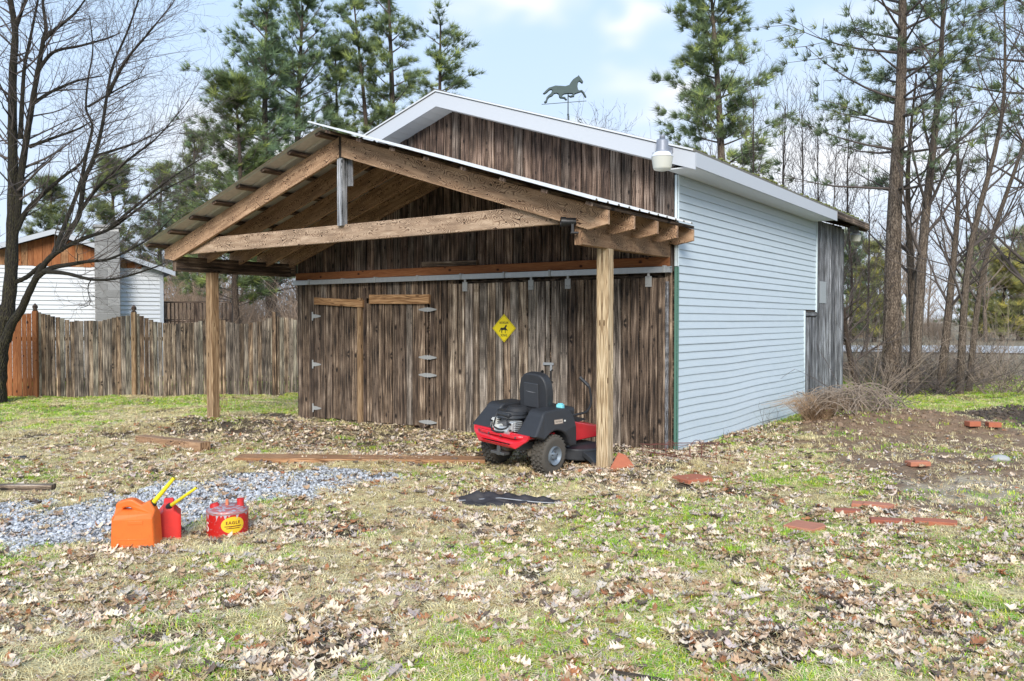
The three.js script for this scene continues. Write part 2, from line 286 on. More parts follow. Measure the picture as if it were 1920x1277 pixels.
const oak2 = [[0, .012], [.15, .03], [.26, .2], [.36, .14], [.5, .3], [.6, .2], [.72, .27], [.82, .14], [1, .03]];
const maple = [[0, .01], [.14, .015], [.2, .3], [.3, .22], [.36, .5], [.48, .3], [.56, .44], [.66, .16], [.78, .19], [1, .01]];
const lobed = (n, depth, wid, neck) => Array.from({ length: 20 }, (_, k) => { const t = k / 19, env = Math.pow(Math.sin(Math.PI * Math.pow(clamp((t - neck) / (1 - neck)), .8)), .6); return [t, t <= neck ? .012 : Math.max(.012, wid * env * (1 - depth * (.5 + .5 * Math.cos((t - neck) / (1 - neck) * n * 6.283)) ))]; });
const oval = [[0, .01], [.2, .13], [.45, .24], [.7, .2], [.9, .08], [1, .01]];
const leafTone = (r) => { const k = r(); let c; if (k < .36) c = [.70, .57, .42]; else if (k < .54) c = [.47, .395, .34]; else if (k < .80) c = [.42, .285, .165]; else if (k < .86) c = [.34, .14, .06]; else if (k < .91) c = [.24, .165, .12]; else c = [.11, .08, .06]; const f = .8 + r() * .4; return rgb(c[0] * f, c[1] * f * (.95 + r() * .1), c[2] * f); };
const spots = (seed, count, dmin, dmax, pw, ok, side = 1.6) => { const r = rng(seed), out = []; let guard = 0; while (out.length < count && guard++ < count * 14) { const d = dmin * Math.pow(dmax / dmin, Math.pow(r(), pw)), x = (r() * 2 - 1) * (.62 * d + side); const z = -d; const c = cover(x, z); if (c.inBarn) continue; const p = ok(c, x, z); if (r() < p) out.push([x, z, c, r]); } return out; };
function scatter(name, label, category, geo, mat, list, place, tone) {
  const im = new THREE.InstancedMesh(geo, mat, list.length), m = new THREE.Matrix4(), q = new THREE.Quaternion(), e = new THREE.Euler(), s = V(1, 1, 1), p = V(0, 0, 0), r = rng(name.length * 97 + list.length);
  list.forEach(([x, z, c], i) => { place(x, z, c, r, p, e, s); q.setFromEuler(e); im.setMatrixAt(i, m.compose(p, q, s)); im.setColorAt(i, tone(r, c, x, z)); });
  im.name = numbered(name); shade(im); scene.add(im); return tag(im, label, category, null, 'stuff');
}
const leafMat = new THREE.MeshStandardMaterial({ color: 0xffffff, roughness: .75, side: THREE.DoubleSide });
const putLeaf = (lift, size) => (x, z, c, r, p, e, s) => { const up = r() < .10 ? .7 : .22; p.set(x, height(x, z) + .012 + r() * lift, z); e.set((r() - .5) * up * 2, r() * 6.283, (r() - .5) * up * 2, 'YXZ'); s.setScalar(size * (.42 + r() * .55)); };
const leafOK = (c, x, z) => Math.pow(clamp(c.leaf * 1.15 - .05), 1.3);
scatter('oak_leaves', 'pale tan lobed oak leaves strewn over the yard grass', 'leaves', leafGeo(lobed(4, .62, .34, .12), 3, .125, .03), leafMat, spots(101, 7800, 3.1, 15, .8, leafOK), putLeaf(.03, 1), leafTone);
scatter('curled_leaves', 'curled dry brown leaves lying in drifts across the yard', 'leaves', leafGeo(lobed(3, .45, .27, .1), 6, .11, .09), leafMat, spots(102, 11500, 3.1, 15, .8, leafOK), putLeaf(.03, 1), leafTone);
scatter('maple_leaves', 'broad five lobed maple leaves scattered over the yard', 'leaves', leafGeo(maple, 9, .09, .05), leafMat, spots(103, 1800, 3.1, 16, .8, leafOK), putLeaf(.03, 1), leafTone);
scatter('small_leaves', 'small shrivelled leaves among the grass of the yard', 'leaves', leafGeo(oval, 12, .06, .05), leafMat, spots(104, 56000, 3.1, 20, .78, (c) => clamp(c.leaf + (c.gravel || c.bare ? .03 : .14))), putLeaf(.02, 1), leafTone);
function tuftGeo(seed, blades, L, spread, w, bend) {
  const r = rng(seed), mb = new MB();
  for (let k = 0; k < blades; k++) { const a = r() * 6.283, l = L * (.55 + r() * .6), o = V((r() - .5) * spread, 0, (r() - .5) * spread), out = V(Math.cos(a), 0, Math.sin(a)), sd = V(-out.z, 0, out.x).multiplyScalar(w * (.6 + r() * .6)), b = bend * (.4 + r());
    const m1 = o.clone().addScaledVector(out, l * .25 * b).add(V(0, l * .55, 0)), tip = o.clone().addScaledVector(out, l * .85 * b).add(V(0, l * (.9 - .35 * Math.min(1, b)), 0));
    mb.quad(o.clone().sub(sd), o.clone().add(sd), m1.clone().addScaledVector(sd, .8), m1.clone().addScaledVector(sd, -.8)); mb.tri(m1.clone().addScaledVector(sd, -.8), m1.clone().addScaledVector(sd, .8), tip); }
  return mb.geo();
}
const bladeMat = new THREE.MeshPhysicalMaterial({ color: 0xffffff, roughness: .8, side: THREE.DoubleSide, transmission: 0, thickness: 0 });
const putTuft = (x, z, c, r, p, e, s) => { const far = 1 + c.d * .03; p.set(x, height(x, z) - .004, z); e.set((r() - .5) * .3, r() * 6.283, (r() - .5) * .3, 'YXZ'); s.set(far, .6 + r() * .7, far); };
scatter('green_grass', 'short green grass growing in patches across the yard', 'grass', tuftGeo(1, 12, .055, .07, .0022, .9), bladeMat, spots(105, 75000, 3.1, 24, .8, (c) => clamp(c.green * 1.5 - .08)), putTuft, (r) => { const k = r(); const f = .8 + r() * .5; return k < .55 ? rgb(.31 * f, .50 * f, .025 * f) : k < .8 ? rgb(.56 * f, .58 * f, .06 * f) : rgb(.16 * f, .37 * f, .03 * f); });
scatter('dry_grass', 'flattened straw coloured dead grass covering the yard', 'grass', tuftGeo(2, 13, .06, .09, .002, 1.7), bladeMat, spots(106, 80000, 3.1, 24, .8, (c) => c.gravel ? .02 : clamp((.95 - c.green * .72) * (1 - c.dirt) ** 2 + .03)), putTuft, (r) => { const f = .75 + r() * .45; return r() < .75 ? rgb(.84 * f, .71 * f, .37 * f) : rgb(.46 * f, .35 * f, .18 * f); });
{
  const st = new THREE.IcosahedronGeometry(1, 0), a = st.attributes.position, r = rng(4); const jig = {}; for (let i = 0; i < a.count; i++) { const k = [a.getX(i), a.getY(i), a.getZ(i)].map(v => v.toFixed(3)).join(); const f = jig[k] || (jig[k] = .7 + r() * .5); a.setXYZ(i, a.getX(i) * f, a.getY(i) * f * .75, a.getZ(i) * f); } st.computeVertexNormals();
  scatter('gravel', 'pale blue grey crushed stone spread in a patch on the yard', 'gravel', st, std(0xffffff, .85), spots(107, 26000, 5, 10.5, .9, (c, x, z) => c.gravel ? 1 : (c.lx > -7 && c.lx < -3 && c.lz > .1 && c.lz < 1.2) ? .05 : .004), (x, z, c, r, p, e, s) => { p.set(x, height(x, z) + .008 + r() * .012, z); e.set(r() * 6, r() * 6, r() * 6); s.setScalar(.007 + r() * r() * .017); }, (r) => { const f = r() < .2 ? .10 + r() * .12 : .28 + r() * .38; return rgb(f * .97, f * .99, f * 1.03); });
}
{
  const cl = new THREE.DodecahedronGeometry(1, 0), a = cl.attributes.position, q = rng(8); for (let i = 0; i < a.count; i++) a.setXYZ(i, a.getX(i) * 1.2, a.getY(i) * .7, a.getZ(i)); cl.computeVertexNormals();
  const r = rng(108), list = []; while (list.length < 2600) { const k = list.length, x = k < 1500 ? 7.9 + (r() - .5) * 2.4 : 5.6 + (r() - .5) * 2.6, z = k < 1500 ? -13.15 + (r() - .5) * .9 : -12.3 + (r() - .5) * 1.6; list.push([x, z, { heap: k < 1500 }]); }
  scatter('soil_clods', 'dark crumbled soil clods on the heaps at the right', 'soil', cl, std(0xffffff, 1), list, (x, z, c, r, p, e, s) => { p.set(x, height(x, z) + .006, z); e.set(r() * 6, r() * 6, r() * 6); s.setScalar(.006 + r() * r() * r() * .05); }, (r, c) => { const f = .7 + r() * .6; return c.heap ? rgb(.085 * f, .065 * f, .05 * f) : rgb(.22 * f, .15 * f, .10 * f); });
}

// ---------------------------------------------------------------- the barn (local frame: x along the front, 0 at the right corner; z = 0 the front, negative inside)
const pick = (list, r = R0) => list[Math.floor(r() * list.length)];
const BW = 6.7, BD = 8.24, RX = -3.42, RY = 4.81, EX = .38, EY = 3.56, SL = (RY - EY) / (EX - RX), LE = -7.22;
const roofY = x => x > RX ? RY - (x - RX) * SL : RY - (RX - x) * SL;           // top of the roof
const barn = thing('barn', 'weathered board barn with pale blue sided flank and white eaves', 'barn', BC, -TH);
{
  const wallTop = x => roofY(x) - .2;
  // front wall: sheathing behind, boards in front
  const fs = new THREE.Shape(); fs.moveTo(-BW, -.3); fs.lineTo(-.03, -.3); fs.lineTo(-.03, wallTop(-.03) - .02); fs.lineTo(RX, wallTop(RX) - .02); fs.lineTo(-BW, wallTop(-BW) - .02); fs.closePath();
  const front = part(barn, 'front_wall', new THREE.ExtrudeGeometry(fs, { depth: .05, bevelEnabled: false }).translate(0, 0, -.10), M.dark);
  const r = rng(21);
  for (let x = -BW; x < -.03;) {                           // gable boards, from the track to the roof
    const w = .125 + r() * .045, x1 = Math.min(x + w, -.02), mid = (x + x1) / 2, hatch = mid > -3.94 && mid < -2.97;
    part(front, 'plank', board(x + .006, x1 - .006, 2.2, q => wallTop(q) - .004, -.008 + r() * .014, .022, .006, r() * 999), pick(M.gable, r)); x = x1;
  }
  // a hatch in the gable
  const hatch = part(barn, 'hatch', rbox(.95, .40, .02, .004).translate(-3.46, 2.64, .03), M.dark);
  for (let k = 0; k < 6; k++) part(hatch, 'plank', board(-3.93 + k * .158, -3.775 + k * .158, 2.44, 2.84 + r() * .004, .034, .018, .004, r() * 999), pick(M.gable, r));
  part(hatch, 'ledge', timber(V(-3.95, 2.42, .06), V(-2.95, 2.41, .06), .05, .075), M.barn[3]);
  // lower wall boards between and beside the doors
  const strip = (x0, x1, y0, y1, z, mats, parent, bw = .12) => { for (let x = x0; x < x1 - .02;) { const w = bw * (.85 + r() * .35), e = x + w > x1 - .04 ? x1 : x + w; const yb = y0 - r() * .02; part(parent, 'plank', board(x + .007, e - .007, yb, y1 - r() * .006, z + (r() - .5) * .014, .024, .007, r() * 999, null, (r() - .5) * .006), pick(mats, r)); x = e; } };
  strip(-BW, -6.29, -.25, 2.2, 0, M.barn, front); strip(-3.86, -3.30, -.25, 2.2, 0, M.barn, front); strip(-6.29, -5.18, 1.95, 2.2, 0, M.barn, front); strip(-5.18, -3.86, 1.95, 2.2, .004, M.barn, front);
  strip(-.14, -.03, -.25, 2.2, 0, M.barn, front);
  // hinged doors
  const door = (x0, x1, y0, y1, label) => { const d = part(barn, 'door', rbox(x1 - x0, y1 - y0, .02, .003).translate((x0 + x1) / 2, (y0 + y1) / 2, -.018), M.dark, label); strip(x0, x1, y0, y1, .024, M.barn, d, .13); return d; };
  const d1 = door(-6.27, -5.30, .04, 1.86, 'narrow left hinged plank door'), d2 = door(-5.12, -3.87, .05, 1.87, 'wider right hinged plank door');
  part(barn, 'door_post', timber(V(-5.235, -.1, .05), V(-5.235, 1.95, .05), .085, .06), M.postBrown);
  part(barn, 'door_post', timber(V(-5.15, -.1, .03), V(-5.15, 2.1, .03), .055, .04), M.purlin);
  part(barn, 'lintel', timber(V(-6.22, 1.915, .075), V(-5.14, 1.86, .075), .04, .115), M.lintel); part(barn, 'lintel', timber(V(-5.0, 1.925, .075), V(-3.81, 1.91, .075), .04, .14), M.lintel);
  const strap = (x, y, dir, one) => { const s = new THREE.Shape(); const q = dir; s.moveTo(0, -.028); s.lineTo(q * .05, -.03); s.lineTo(q * .17, -.008); s.lineTo(q * .17, .008); s.lineTo(q * .05, .03); s.lineTo(0, .028); s.closePath(); const a = [new THREE.ExtrudeGeometry(s, { depth: .004, bevelEnabled: false }), new THREE.CylinderGeometry(.008, .008, .07, 8)]; if (one) a.push(rbox(.03, .14, .005, .002).translate(-q * .022, 0, .002)); else { const m = s.getPoints().map(p => new THREE.Vector2(-p.x, p.y)); a.push(new THREE.ExtrudeGeometry(new THREE.Shape(m), { depth: .004, bevelEnabled: false })); } return join(a).translate(x, y, .056); };
  for (const y of [1.67, .89, .18]) part(d1, 'hinge', strap(-6.275, y, 1, true), M.hinge);
  for (const y of [1.76, 1.06, .80, .11]) part(d2, 'hinge', strap(-3.865, y, -1, false), M.hinge);
  // header and sliding track
  part(barn, 'header', timber(V(-6.66, 2.315, .055), V(-.06, 2.315, .055), .05, .115, 31), M.header);
  const trk = new THREE.Shape(); trk.moveTo(-.03, -.035); trk.lineTo(-.03, .035); trk.lineTo(.03, .04); trk.lineTo(.032, -.035); trk.lineTo(.018, -.038); trk.lineTo(.018, -.03); trk.lineTo(.026, .03); trk.lineTo(-.024, .026); trk.lineTo(-.024, -.03); trk.lineTo(-.016, -.038); trk.closePath();
  const track = part(barn, 'track', new THREE.ExtrudeGeometry(trk, { depth: 6.66, bevelEnabled: false }).rotateY(-Math.PI / 2).rotateY(Math.PI).translate(-6.68, 2.215, .1), M.galv);
  for (const x of [-6.3, -5.55, -4.85, -4.0, -3.2, -2.45, -1.72, -.95, -.10]) part(track, 'bracket', rbox(.035, .085, .08, .004).translate(x, 2.22, .1), M.galvDull);
  // sliding doors hung from the track
  const slideDoor = (x0, x1, y0, mats, label) => { const d = part(barn, 'sliding_door', rbox(x1 - x0, 2.08 - y0, .02, .003).translate((x0 + x1) / 2, (2.08 + y0) / 2, .052), M.dark, label); strip(x0, x1, y0, 2.12, .082, mats, d, .125); return d; };
  const s1 = slideDoor(-3.42, -1.735, -.05, M.slide, 'paler left sliding door of grey boards'), s2 = slideDoor(-1.72, -.06, -.05, M.barn, 'browner right sliding door');
  part(s2, 'edge_trim', rbox(.035, 2.1, .03, .004).translate(-.065, 1.02, .112), M.silver[0]);
  const hang = x => join([rbox(.085, .13, .012, .003).translate(x, 2.075, .114), rbox(.03, .06, .02, .003).translate(x, 2.15, .11), new THREE.CylinderGeometry(.011, .011, .012, 8).rotateX(Math.PI / 2).translate(x - .02, 2.05, .124), new THREE.CylinderGeometry(.011, .011, .012, 8).rotateX(Math.PI / 2).translate(x + .02, 2.05, .124)]);
  for (const x of [-3.13, -2.02]) part(s1, 'hanger', hang(x), M.hinge); for (const x of [-1.45, -.31]) part(s2, 'hanger', hang(x), M.hinge);
  part(s2, 'latch', join([rbox(.16, .035, .025, .004).translate(-1.74, 1.03, .12), rbox(.03, .09, .02, .004).translate(-1.70, .98, .12)]), M.galvDull);
  part(s2, 'handle', new THREE.TubeGeometry(new THREE.CatmullRomCurve3([V(-1.685, .95, .105), V(-1.685, .94, .14), V(-1.685, .85, .145), V(-1.685, .80, .14), V(-1.685, .79, .105)]), 16, .009, 6), M.iron);

  // flank: pale blue courses, one by one; the lowest courses sag a little
  const bays = [[0, 1.75, -5.43], [1.75, 3.4, -6.17]];
  const side = part(barn, 'side_wall', join([new THREE.BoxGeometry(.05, 3.7, BD - .1).translate(-.045, 1.53, -BD / 2 - .02)]), M.dark);
  const cr = .0967, wave = (z, y) => { const k = sstep(1.9, .1, y); return k * (.012 * Math.sin(z * 1.25 + .6) - .008 * Math.sin(z * 2.6)); };
  for (let c = 0, y = -.14; y < 3.36; y += cr, c++) {
    const z1 = y + cr > 1.75 + cr * .5 ? -6.17 : -5.43, jut = (R0() - .5) * .004;
    const yb = Math.max(y, -.14), row = z => { const w = wave(z, y + .05), bx = sstep(1.6, .2, y) * .02 * Math.sin(z * .9); return [V(.004 + bx, y + w - .004, z), V(.022 + jut + bx, y + w - .004, z), V(.020 + jut + bx, y + w + .012, z), V(.006 + bx, y + w + cr + .004, z)]; };
    // each course is two lengths, lapped at a staggered joint
    const zj = -1.6 - ((c * 1.37) % 2.9), run = (za0, zb0, out) => { const mb = new MB(), n = 12; for (let k = 0; k < n; k++) { const za = mix(za0, zb0, k / n), zb = mix(za0, zb0, (k + 1) / n), a = row(za), b = row(zb); for (const q of [...a, ...b]) q.x += out; for (let s = 0; s < 3; s++) mb.quad(a[s], b[s], b[s + 1], a[s + 1], za / 2 + c * .37, s * .1 + c * .21, zb / 2 + c * .37, s * .1 + .1 + c * .21); } const q = row(zb0); for (const w of q) w.x += out; mb.quad(q[0], q[0], q[2], q[1]); part(side, 'siding_course', mb.geo(), M.siding); };
    run(-.012, zj, .003); run(zj + .02, z1, 0);
  }
  part(barn, 'corner_trim', join([rbox(.030, 2.5, .012, .003).translate(.006, 1.0, .022), rbox(.012, 2.5, .03, .003).translate(.028, 1.0, -.002)]), M.trimGreen);
  part(barn, 'corner_trim', join([rbox(.030, 1.1, .012, .003).translate(.006, 2.805, .022), rbox(.012, 1.1, .03, .003).translate(.028, 2.805, -.002)]), M.trimPale);
  part(barn, 'end_trim', rbox(.03, 1.66, .03, .003).translate(.02, 2.57, -6.185), M.trimPale); part(barn, 'end_trim', rbox(.03, 1.95, .03, .003).translate(.02, .80, -5.445), M.trimPale);
  // bare grey boards at the back of the flank
  for (let z = -6.2; z > -BD;) { const w = .10 + r() * .06, e = Math.max(z - w, -BD); const b = board(-(z - .002), -(e + .003), -.25, 3.42, 0, .022, .004, r() * 999, null, (r() - .5) * .01); b.rotateY(Math.PI / 2); b.translate((r() - .5) * .008 - .008, 0, 0); part(side, 'grey_board', b, pick(M.silver, r)); z = e; }
  for (let z = -5.46; z > -6.19;) { const w = .11 + r() * .05, e = Math.max(z - w, -6.2); const b = board(-(z - .002), -(e + .003), -.25, 1.66, 0, .02, .004, r() * 999); b.rotateY(Math.PI / 2); b.translate((r() - .5) * .006 - .006, 0, 0); part(side, 'grey_board', b, pick(M.silver, r)); z = e; }
  part(side, 'cap_board', timber(V(.02, 1.715, -5.46), V(.02, 1.715, -6.18), .03, .08), M.silver[1]);
  part(side, 'metal_patch', rbox(.006, .40, .44, .002).translate(.024, 2.12, -6.62), M.galvDull);
  part(barn, 'left_wall', new THREE.BoxGeometry(.06, 3.75, BD - .1).translate(-BW + .02, 1.55, -BD / 2 - .03), M.gable[0]);
  const bs = fs.clone(); part(barn, 'back_wall', new THREE.ExtrudeGeometry(bs, { depth: .05, bevelEnabled: false }).translate(0, 0, -BD), M.gable[1]);
  // roof slabs, rake and eave fascia, soffits
  const slab = (xa, xb, za, zb, t) => { const s = new THREE.Shape(); s.moveTo(xa, roofY(xa)); s.lineTo(xb, roofY(xb)); s.lineTo(xb, roofY(xb) - t); s.lineTo(xa, roofY(xa) - t); s.closePath(); return new THREE.ExtrudeGeometry(s, { depth: zb - za, bevelEnabled: false }).translate(0, 0, za); };
  const shingle = std([.20, .19, .16], .95, { map: speck });
  const roof = part(barn, 'roof', join([slab(RX, EX + .02, -8.62, .405, .03), slab(LE, RX, -8.62, .405, .03)]), shingle);
  // a fringe of moss along the eave
  { const im = [], q = rng(9); const b = new THREE.IcosahedronGeometry(1, 0); for (let k = 0; k < 150; k++) { const s = .008 + q() * .016; im.push(b.clone().scale(s * 1.6, s, s * 1.8).translate(EX + .01 - q() * .03, roofY(EX) + .004 + q() * .006, .38 - q() * 8.6)); } part(roof, 'moss', join(im), std([.16, .17, .05], 1)); }
  part(barn, 'ridge_cap', join([slab(RX, RX + .14, -8.62, .41, .012).translate(0, .013, 0), slab(RX - .14, RX, -8.62, .41, .012).translate(0, .013, 0)]), shingle);
  const rake = (xa, xb, name) => { const f = part(barn, name, slab(xa, xb, .372, .394, .195).translate(0, -.034, 0), M.vinyl); return f; };
  part(rake(RX, -.10, 'rake_fascia'), 'drip_edge', slab(RX, EX, .396, .412, .02).translate(0, -.003, 0), M.sidingWhite); rake(-.095, EX + .02, 'rake_fascia'); part(rake(LE, RX, 'rake_fascia'), 'drip_edge', slab(LE, RX, .396, .412, .02).translate(0, -.003, 0), M.sidingWhite);
  const soffitMat = M.sidingWhite;
  const rs = (xa, xb) => { const n = Math.ceil(Math.abs(xb - xa) / .155); for (let k = 0; k < n; k++) { const a = mix(xa, xb, k / n), b = mix(xa, xb, (k + 1) / n) - .006; const s = new THREE.Shape(), o = .215; s.moveTo(a, roofY(a) - o); s.lineTo(b, roofY(b) - o); s.lineTo(b, roofY(b) - o - .012); s.lineTo(a, roofY(a) - o - .012); s.closePath(); part(barn, 'soffit_panel', new THREE.ExtrudeGeometry(s, { depth: .36, bevelEnabled: false }).translate(0, 0, .012), soffitMat); } };
  rs(LE + .3, RX); rs(RX, .02);
  const ey = EY - .034;
  part(barn, 'eave_fascia', join([new THREE.BoxGeometry(.022, .165, 6.44).translate(EX + .012, ey - .085, .372 - 3.22)]), M.vinyl);
  part(barn, 'eave_fascia', timber(V(EX + .005, ey - .05, -6.09), V(EX + .005, ey - .05, -8.60), .04, .12), M.beamDark, 'bare brown board at the back of the eave');
  for (let k = 0; k < 21; k++) part(barn, 'soffit_panel', new THREE.BoxGeometry(.345, .012, .298).translate(.205, ey - .163, .22 - k * .3), soffitMat);
  part(barn, 'barge_board', timber(V(EX, roofY(EX) - .12, -8.58), V(RX, RY - .12, -8.58), .03, .14), M.beamDark);
}

// ---------------------------------------------------------------- the gabled canopy on posts in front of the doors
const canopy = thing('canopy', 'open timber canopy with metal roof on two posts before the barn doors', 'canopy', BC, -TH);
{
  const CX = -3.42, CY = 3.90, XR = .26, YR = 2.732, XL = -7.06, YL = 2.69, zF = 2.55, r = rng(31);
  const sR = (CY - YR) / (XR - CX), sL = (CY - YL) / (CX - XL);
  const top = x => x > CX ? CY - (x - CX) * sR : CY - (CX - x) * sL;
  const down = (x, d) => top(x) - d;
  const zs = [2.2, 1.64, 1.07, .54, .07];
  const rp = (xa, xb, d0, d1, z, t, cut) => { const s = new THREE.Shape(); s.moveTo(xa, down(xa, d0)); s.lineTo(xb, down(xb, d0)); if (cut) { s.lineTo(xb, down(xb, d0) - .13); s.lineTo(xb + (xb > CX ? -.22 : .22), down(xb + (xb > CX ? -.22 : .22), d1)); } else s.lineTo(xb, down(xb, d1)); s.lineTo(xa, down(xa, d1)); s.closePath(); const g = new THREE.ExtrudeGeometry(s, { depth: t, bevelEnabled: true, bevelSize: .003, bevelThickness: .003, bevelSegments: 1 }); const p = g.attributes.position, uv = g.attributes.uv, o = r(), o2 = r(); for (let i = 0; i < p.count; i++) { const x = p.getX(i), y = p.getY(i); uv.setXY(i, x / 2.4 + o, (y - top(x) + p.getZ(i)) / .6 + o2); } return g.translate(0, 0, z - t / 2); };
  zs.forEach((z, k) => { const a = M.rafter[k ? 1 : 0]; part(canopy, 'rafter', rp(CX + .025, XR - .01, .06, .30, z, .038, true), a); part(canopy, 'rafter', rp(CX - .025, XL + .02, .06, .30, z, .038, true), a); });
  part(canopy, 'ridge_board', timber(V(CX, CY - .185, 2.222), V(CX, CY - .185, .03), .04, .26), M.beamDark);
  // collar tie with a king post, at the front pair only
  part(canopy, 'collar_tie', timber(V(-6.55, 2.655, 2.14), V(-.35, 2.69, 2.14), .04, .21, 3), M.chord);
  part(canopy, 'king_post', timber(V(CX - .03, 2.76, 2.16), V(CX - .03, 3.64, 2.16), .09, .09), M.whitewash);
  part(canopy, 'king_post_plate', timber(V(CX + .0, 3.25, 2.09), V(CX + .0, 3.60, 2.09), .16, .03), M.whitewash);
  // beams on the posts
  part(canopy, 'beam', timber(V(-.10, 2.48, .04), V(-.10, 2.48, 2.18), .09, .24, 12), M.beam); part(canopy, 'beam', timber(V(-6.86, 2.425, .04), V(-6.86, 2.425, 2.18), .09, .215, 44), M.beamDark);
  part(canopy, 'post', timber(V(-.125, -.3, 1.57), V(-.125, 2.36, 1.57), .14, .14, 8, .012), M.post); part(canopy, 'post', timber(V(-6.78, -.3, 1.60), V(-6.78, 2.315, 1.60), .14, .14, 51, .012), M.postBrown);
  part(canopy, 'ledger', timber(V(-6.86, 2.425, .03), V(-6.72, 2.425, .03), .05, .2), M.beamDark);
  // purlins on the rafters
  for (const [s, n] of [[-1, 8], [1, 8]]) for (let k = 0; k < n; k++) { const x = s < 0 ? mix(CX - .10, XL + .06, k / (n - 1)) : mix(CX + .10, XR - .06, k / (n - 1)), sl = s < 0 ? sL : -sR, y = top(x) - .036; const g = timber(V(0, 0, .03), V(0, 0, zF - .03 - r() * .03), .085, .034); g.applyMatrix4(new THREE.Matrix4().makeRotationZ(Math.atan(sl))); part(canopy, 'purlin', g.translate(x, y, 0), M.purlin); }
  // ribbed metal sheets, three to a slope
  const ribs = []; for (let z = .02; z < zF; z += .228) ribs.push(z);
  const sheet = (xa, xb, z0, z1, lift) => { const top = x => xb > CX ? CY - (x - CX) * sR : CY - (CX - x) * sL, mb = new MB(), cr = []; for (let z = z0; z < z1 - .001;) { const q = (z / .228) % 1; cr.push([z, (q < .08 || q > .92) ? .019 : 0]); z += .019; } cr.push([z1, 0]); const P = (x, c, dy) => V(x, top(x) + c[1] + lift + dy, c[0]); for (let k = 0; k < cr.length - 1; k++) { const a = cr[k], b = cr[k + 1]; mb.quad(P(xa, a, 0), P(xa, b, 0), P(xb, b, 0), P(xb, a, 0), a[0], xa, b[0], xb); mb.quad(P(xa, b, -.0015), P(xa, a, -.0015), P(xb, a, -.0015), P(xb, b, -.0015), b[0], xa, a[0], xb); } return mb.geo(); };
  const w3 = (zF - .02) / 3; for (let k = 0; k < 3; k++) { part(canopy, 'roof_sheet', sheet(CX - .22, XR + .03, .02 + k * w3, .02 + (k + 1) * w3 + .01, .006 + k * .003 - .012 + .012), M.sheet); part(canopy, 'roof_sheet', sheet(XL - .04, CX - .02, .02 + k * w3, .02 + (k + 1) * w3 + .01, k * .003 - .012), M.sheet); }
  part(canopy, 'wall_plate', rp(CX + .1, -.05, .03, .09, .045, .02, false), M.beamDark);
}

// ---------------------------------------------------------------- trees and thickets
const barkTex = woodPair(512, 512, (x, y) => .5 + .35 * fbm(x * 3, y * 26, 3) + .25 * N2(x * 12, y * 60) + .12 * N2(x * 60, y * 90), ramp3([.16, .13, .11], [.44, .39, .34], [.78, .72, .65]));
const mossTex = woodPair(512, 512, (x, y) => .5 + .35 * fbm(x * 3, y * 26, 3) + .25 * N2(x * 12, y * 60), t => { const k = clamp(t), m = clamp(t * 1.6 - .55); return [mix(.10, .54, k), mix(.09, mix(.48, .54, m), k), mix(.08, mix(.42, .32, m), k)]; });
const BK = { dark: std([.42, .38, .36], .95, { map: barkTex.map, bumpMap: barkTex.bump, bumpScale: .02 }), grey: std([.76, .735, .71], .95, { map: barkTex.map, bumpMap: barkTex.bump, bumpScale: .02 }), moss: std([.40, .385, .35], .95, { map: mossTex.map, bumpMap: mossTex.bump, bumpScale: .04 }), twig: std([.10, .08, .07], .9), twigPale: std([.30, .235, .18], .9), twigTan: std([.40, .30, .20], .9) };
const wander = (r, a) => V((r() - .5) * a, (r() - .5) * a, (r() - .5) * a);
// one twig with its own twigs; tropism pulls the tips up
function twig(mb, r, p, dir, len, rad, depth, o) {
  const n = depth > 1 ? 6 : depth > 0 ? 4 : 3, pts = [p.clone()], rr = [rad], d = dir.clone().normalize(), kids = []; let q = p.clone();
  for (let k = 1; k <= n; k++) { d.add(wander(r, o.crook)).add(V(0, o.lift, 0)).normalize(); q = q.clone().addScaledVector(d, len / n); pts.push(q); rr.push(rad * (1 - .82 * k / n)); if (depth > 0 && k > (o.from ?? 1) - 1) kids.push([q, d.clone(), k / n, rr[k]]); }
  mb.tube(pts, rr, depth > 1 ? 5 : depth > 0 ? 4 : 3, false);
  for (const [kp, kd, f, kr] of kids) for (let c = 0; c < (o.kids ?? 2); c++) { if (r() < (o.skip ?? .15)) continue; const side = wander(r, 2).cross(kd).normalize(); const nd = kd.clone().multiplyScalar(.75).addScaledVector(side, o.spread * (.6 + r() * .8)); twig(mb, r, kp, nd, len * (o.ratio ?? .5) * (.6 + r() * .7) * (1.15 - .45 * f), Math.max(kr * .62, o.min), depth - 1, o); }
}
const smooth = (pts, n) => new THREE.CatmullRomCurve3(pts).getPoints(n);
function limb(mb, r, pts, r0, r1, o, seg = 7) { const P = smooth(pts, pts.length * 4), R = P.map((_, i) => mix(r0, r1, Math.pow(i / (P.length - 1), .85)) * (1 + .06 * Math.sin(i * 2.3))); mb.tube(P, R, seg, true); return [P, R]; }

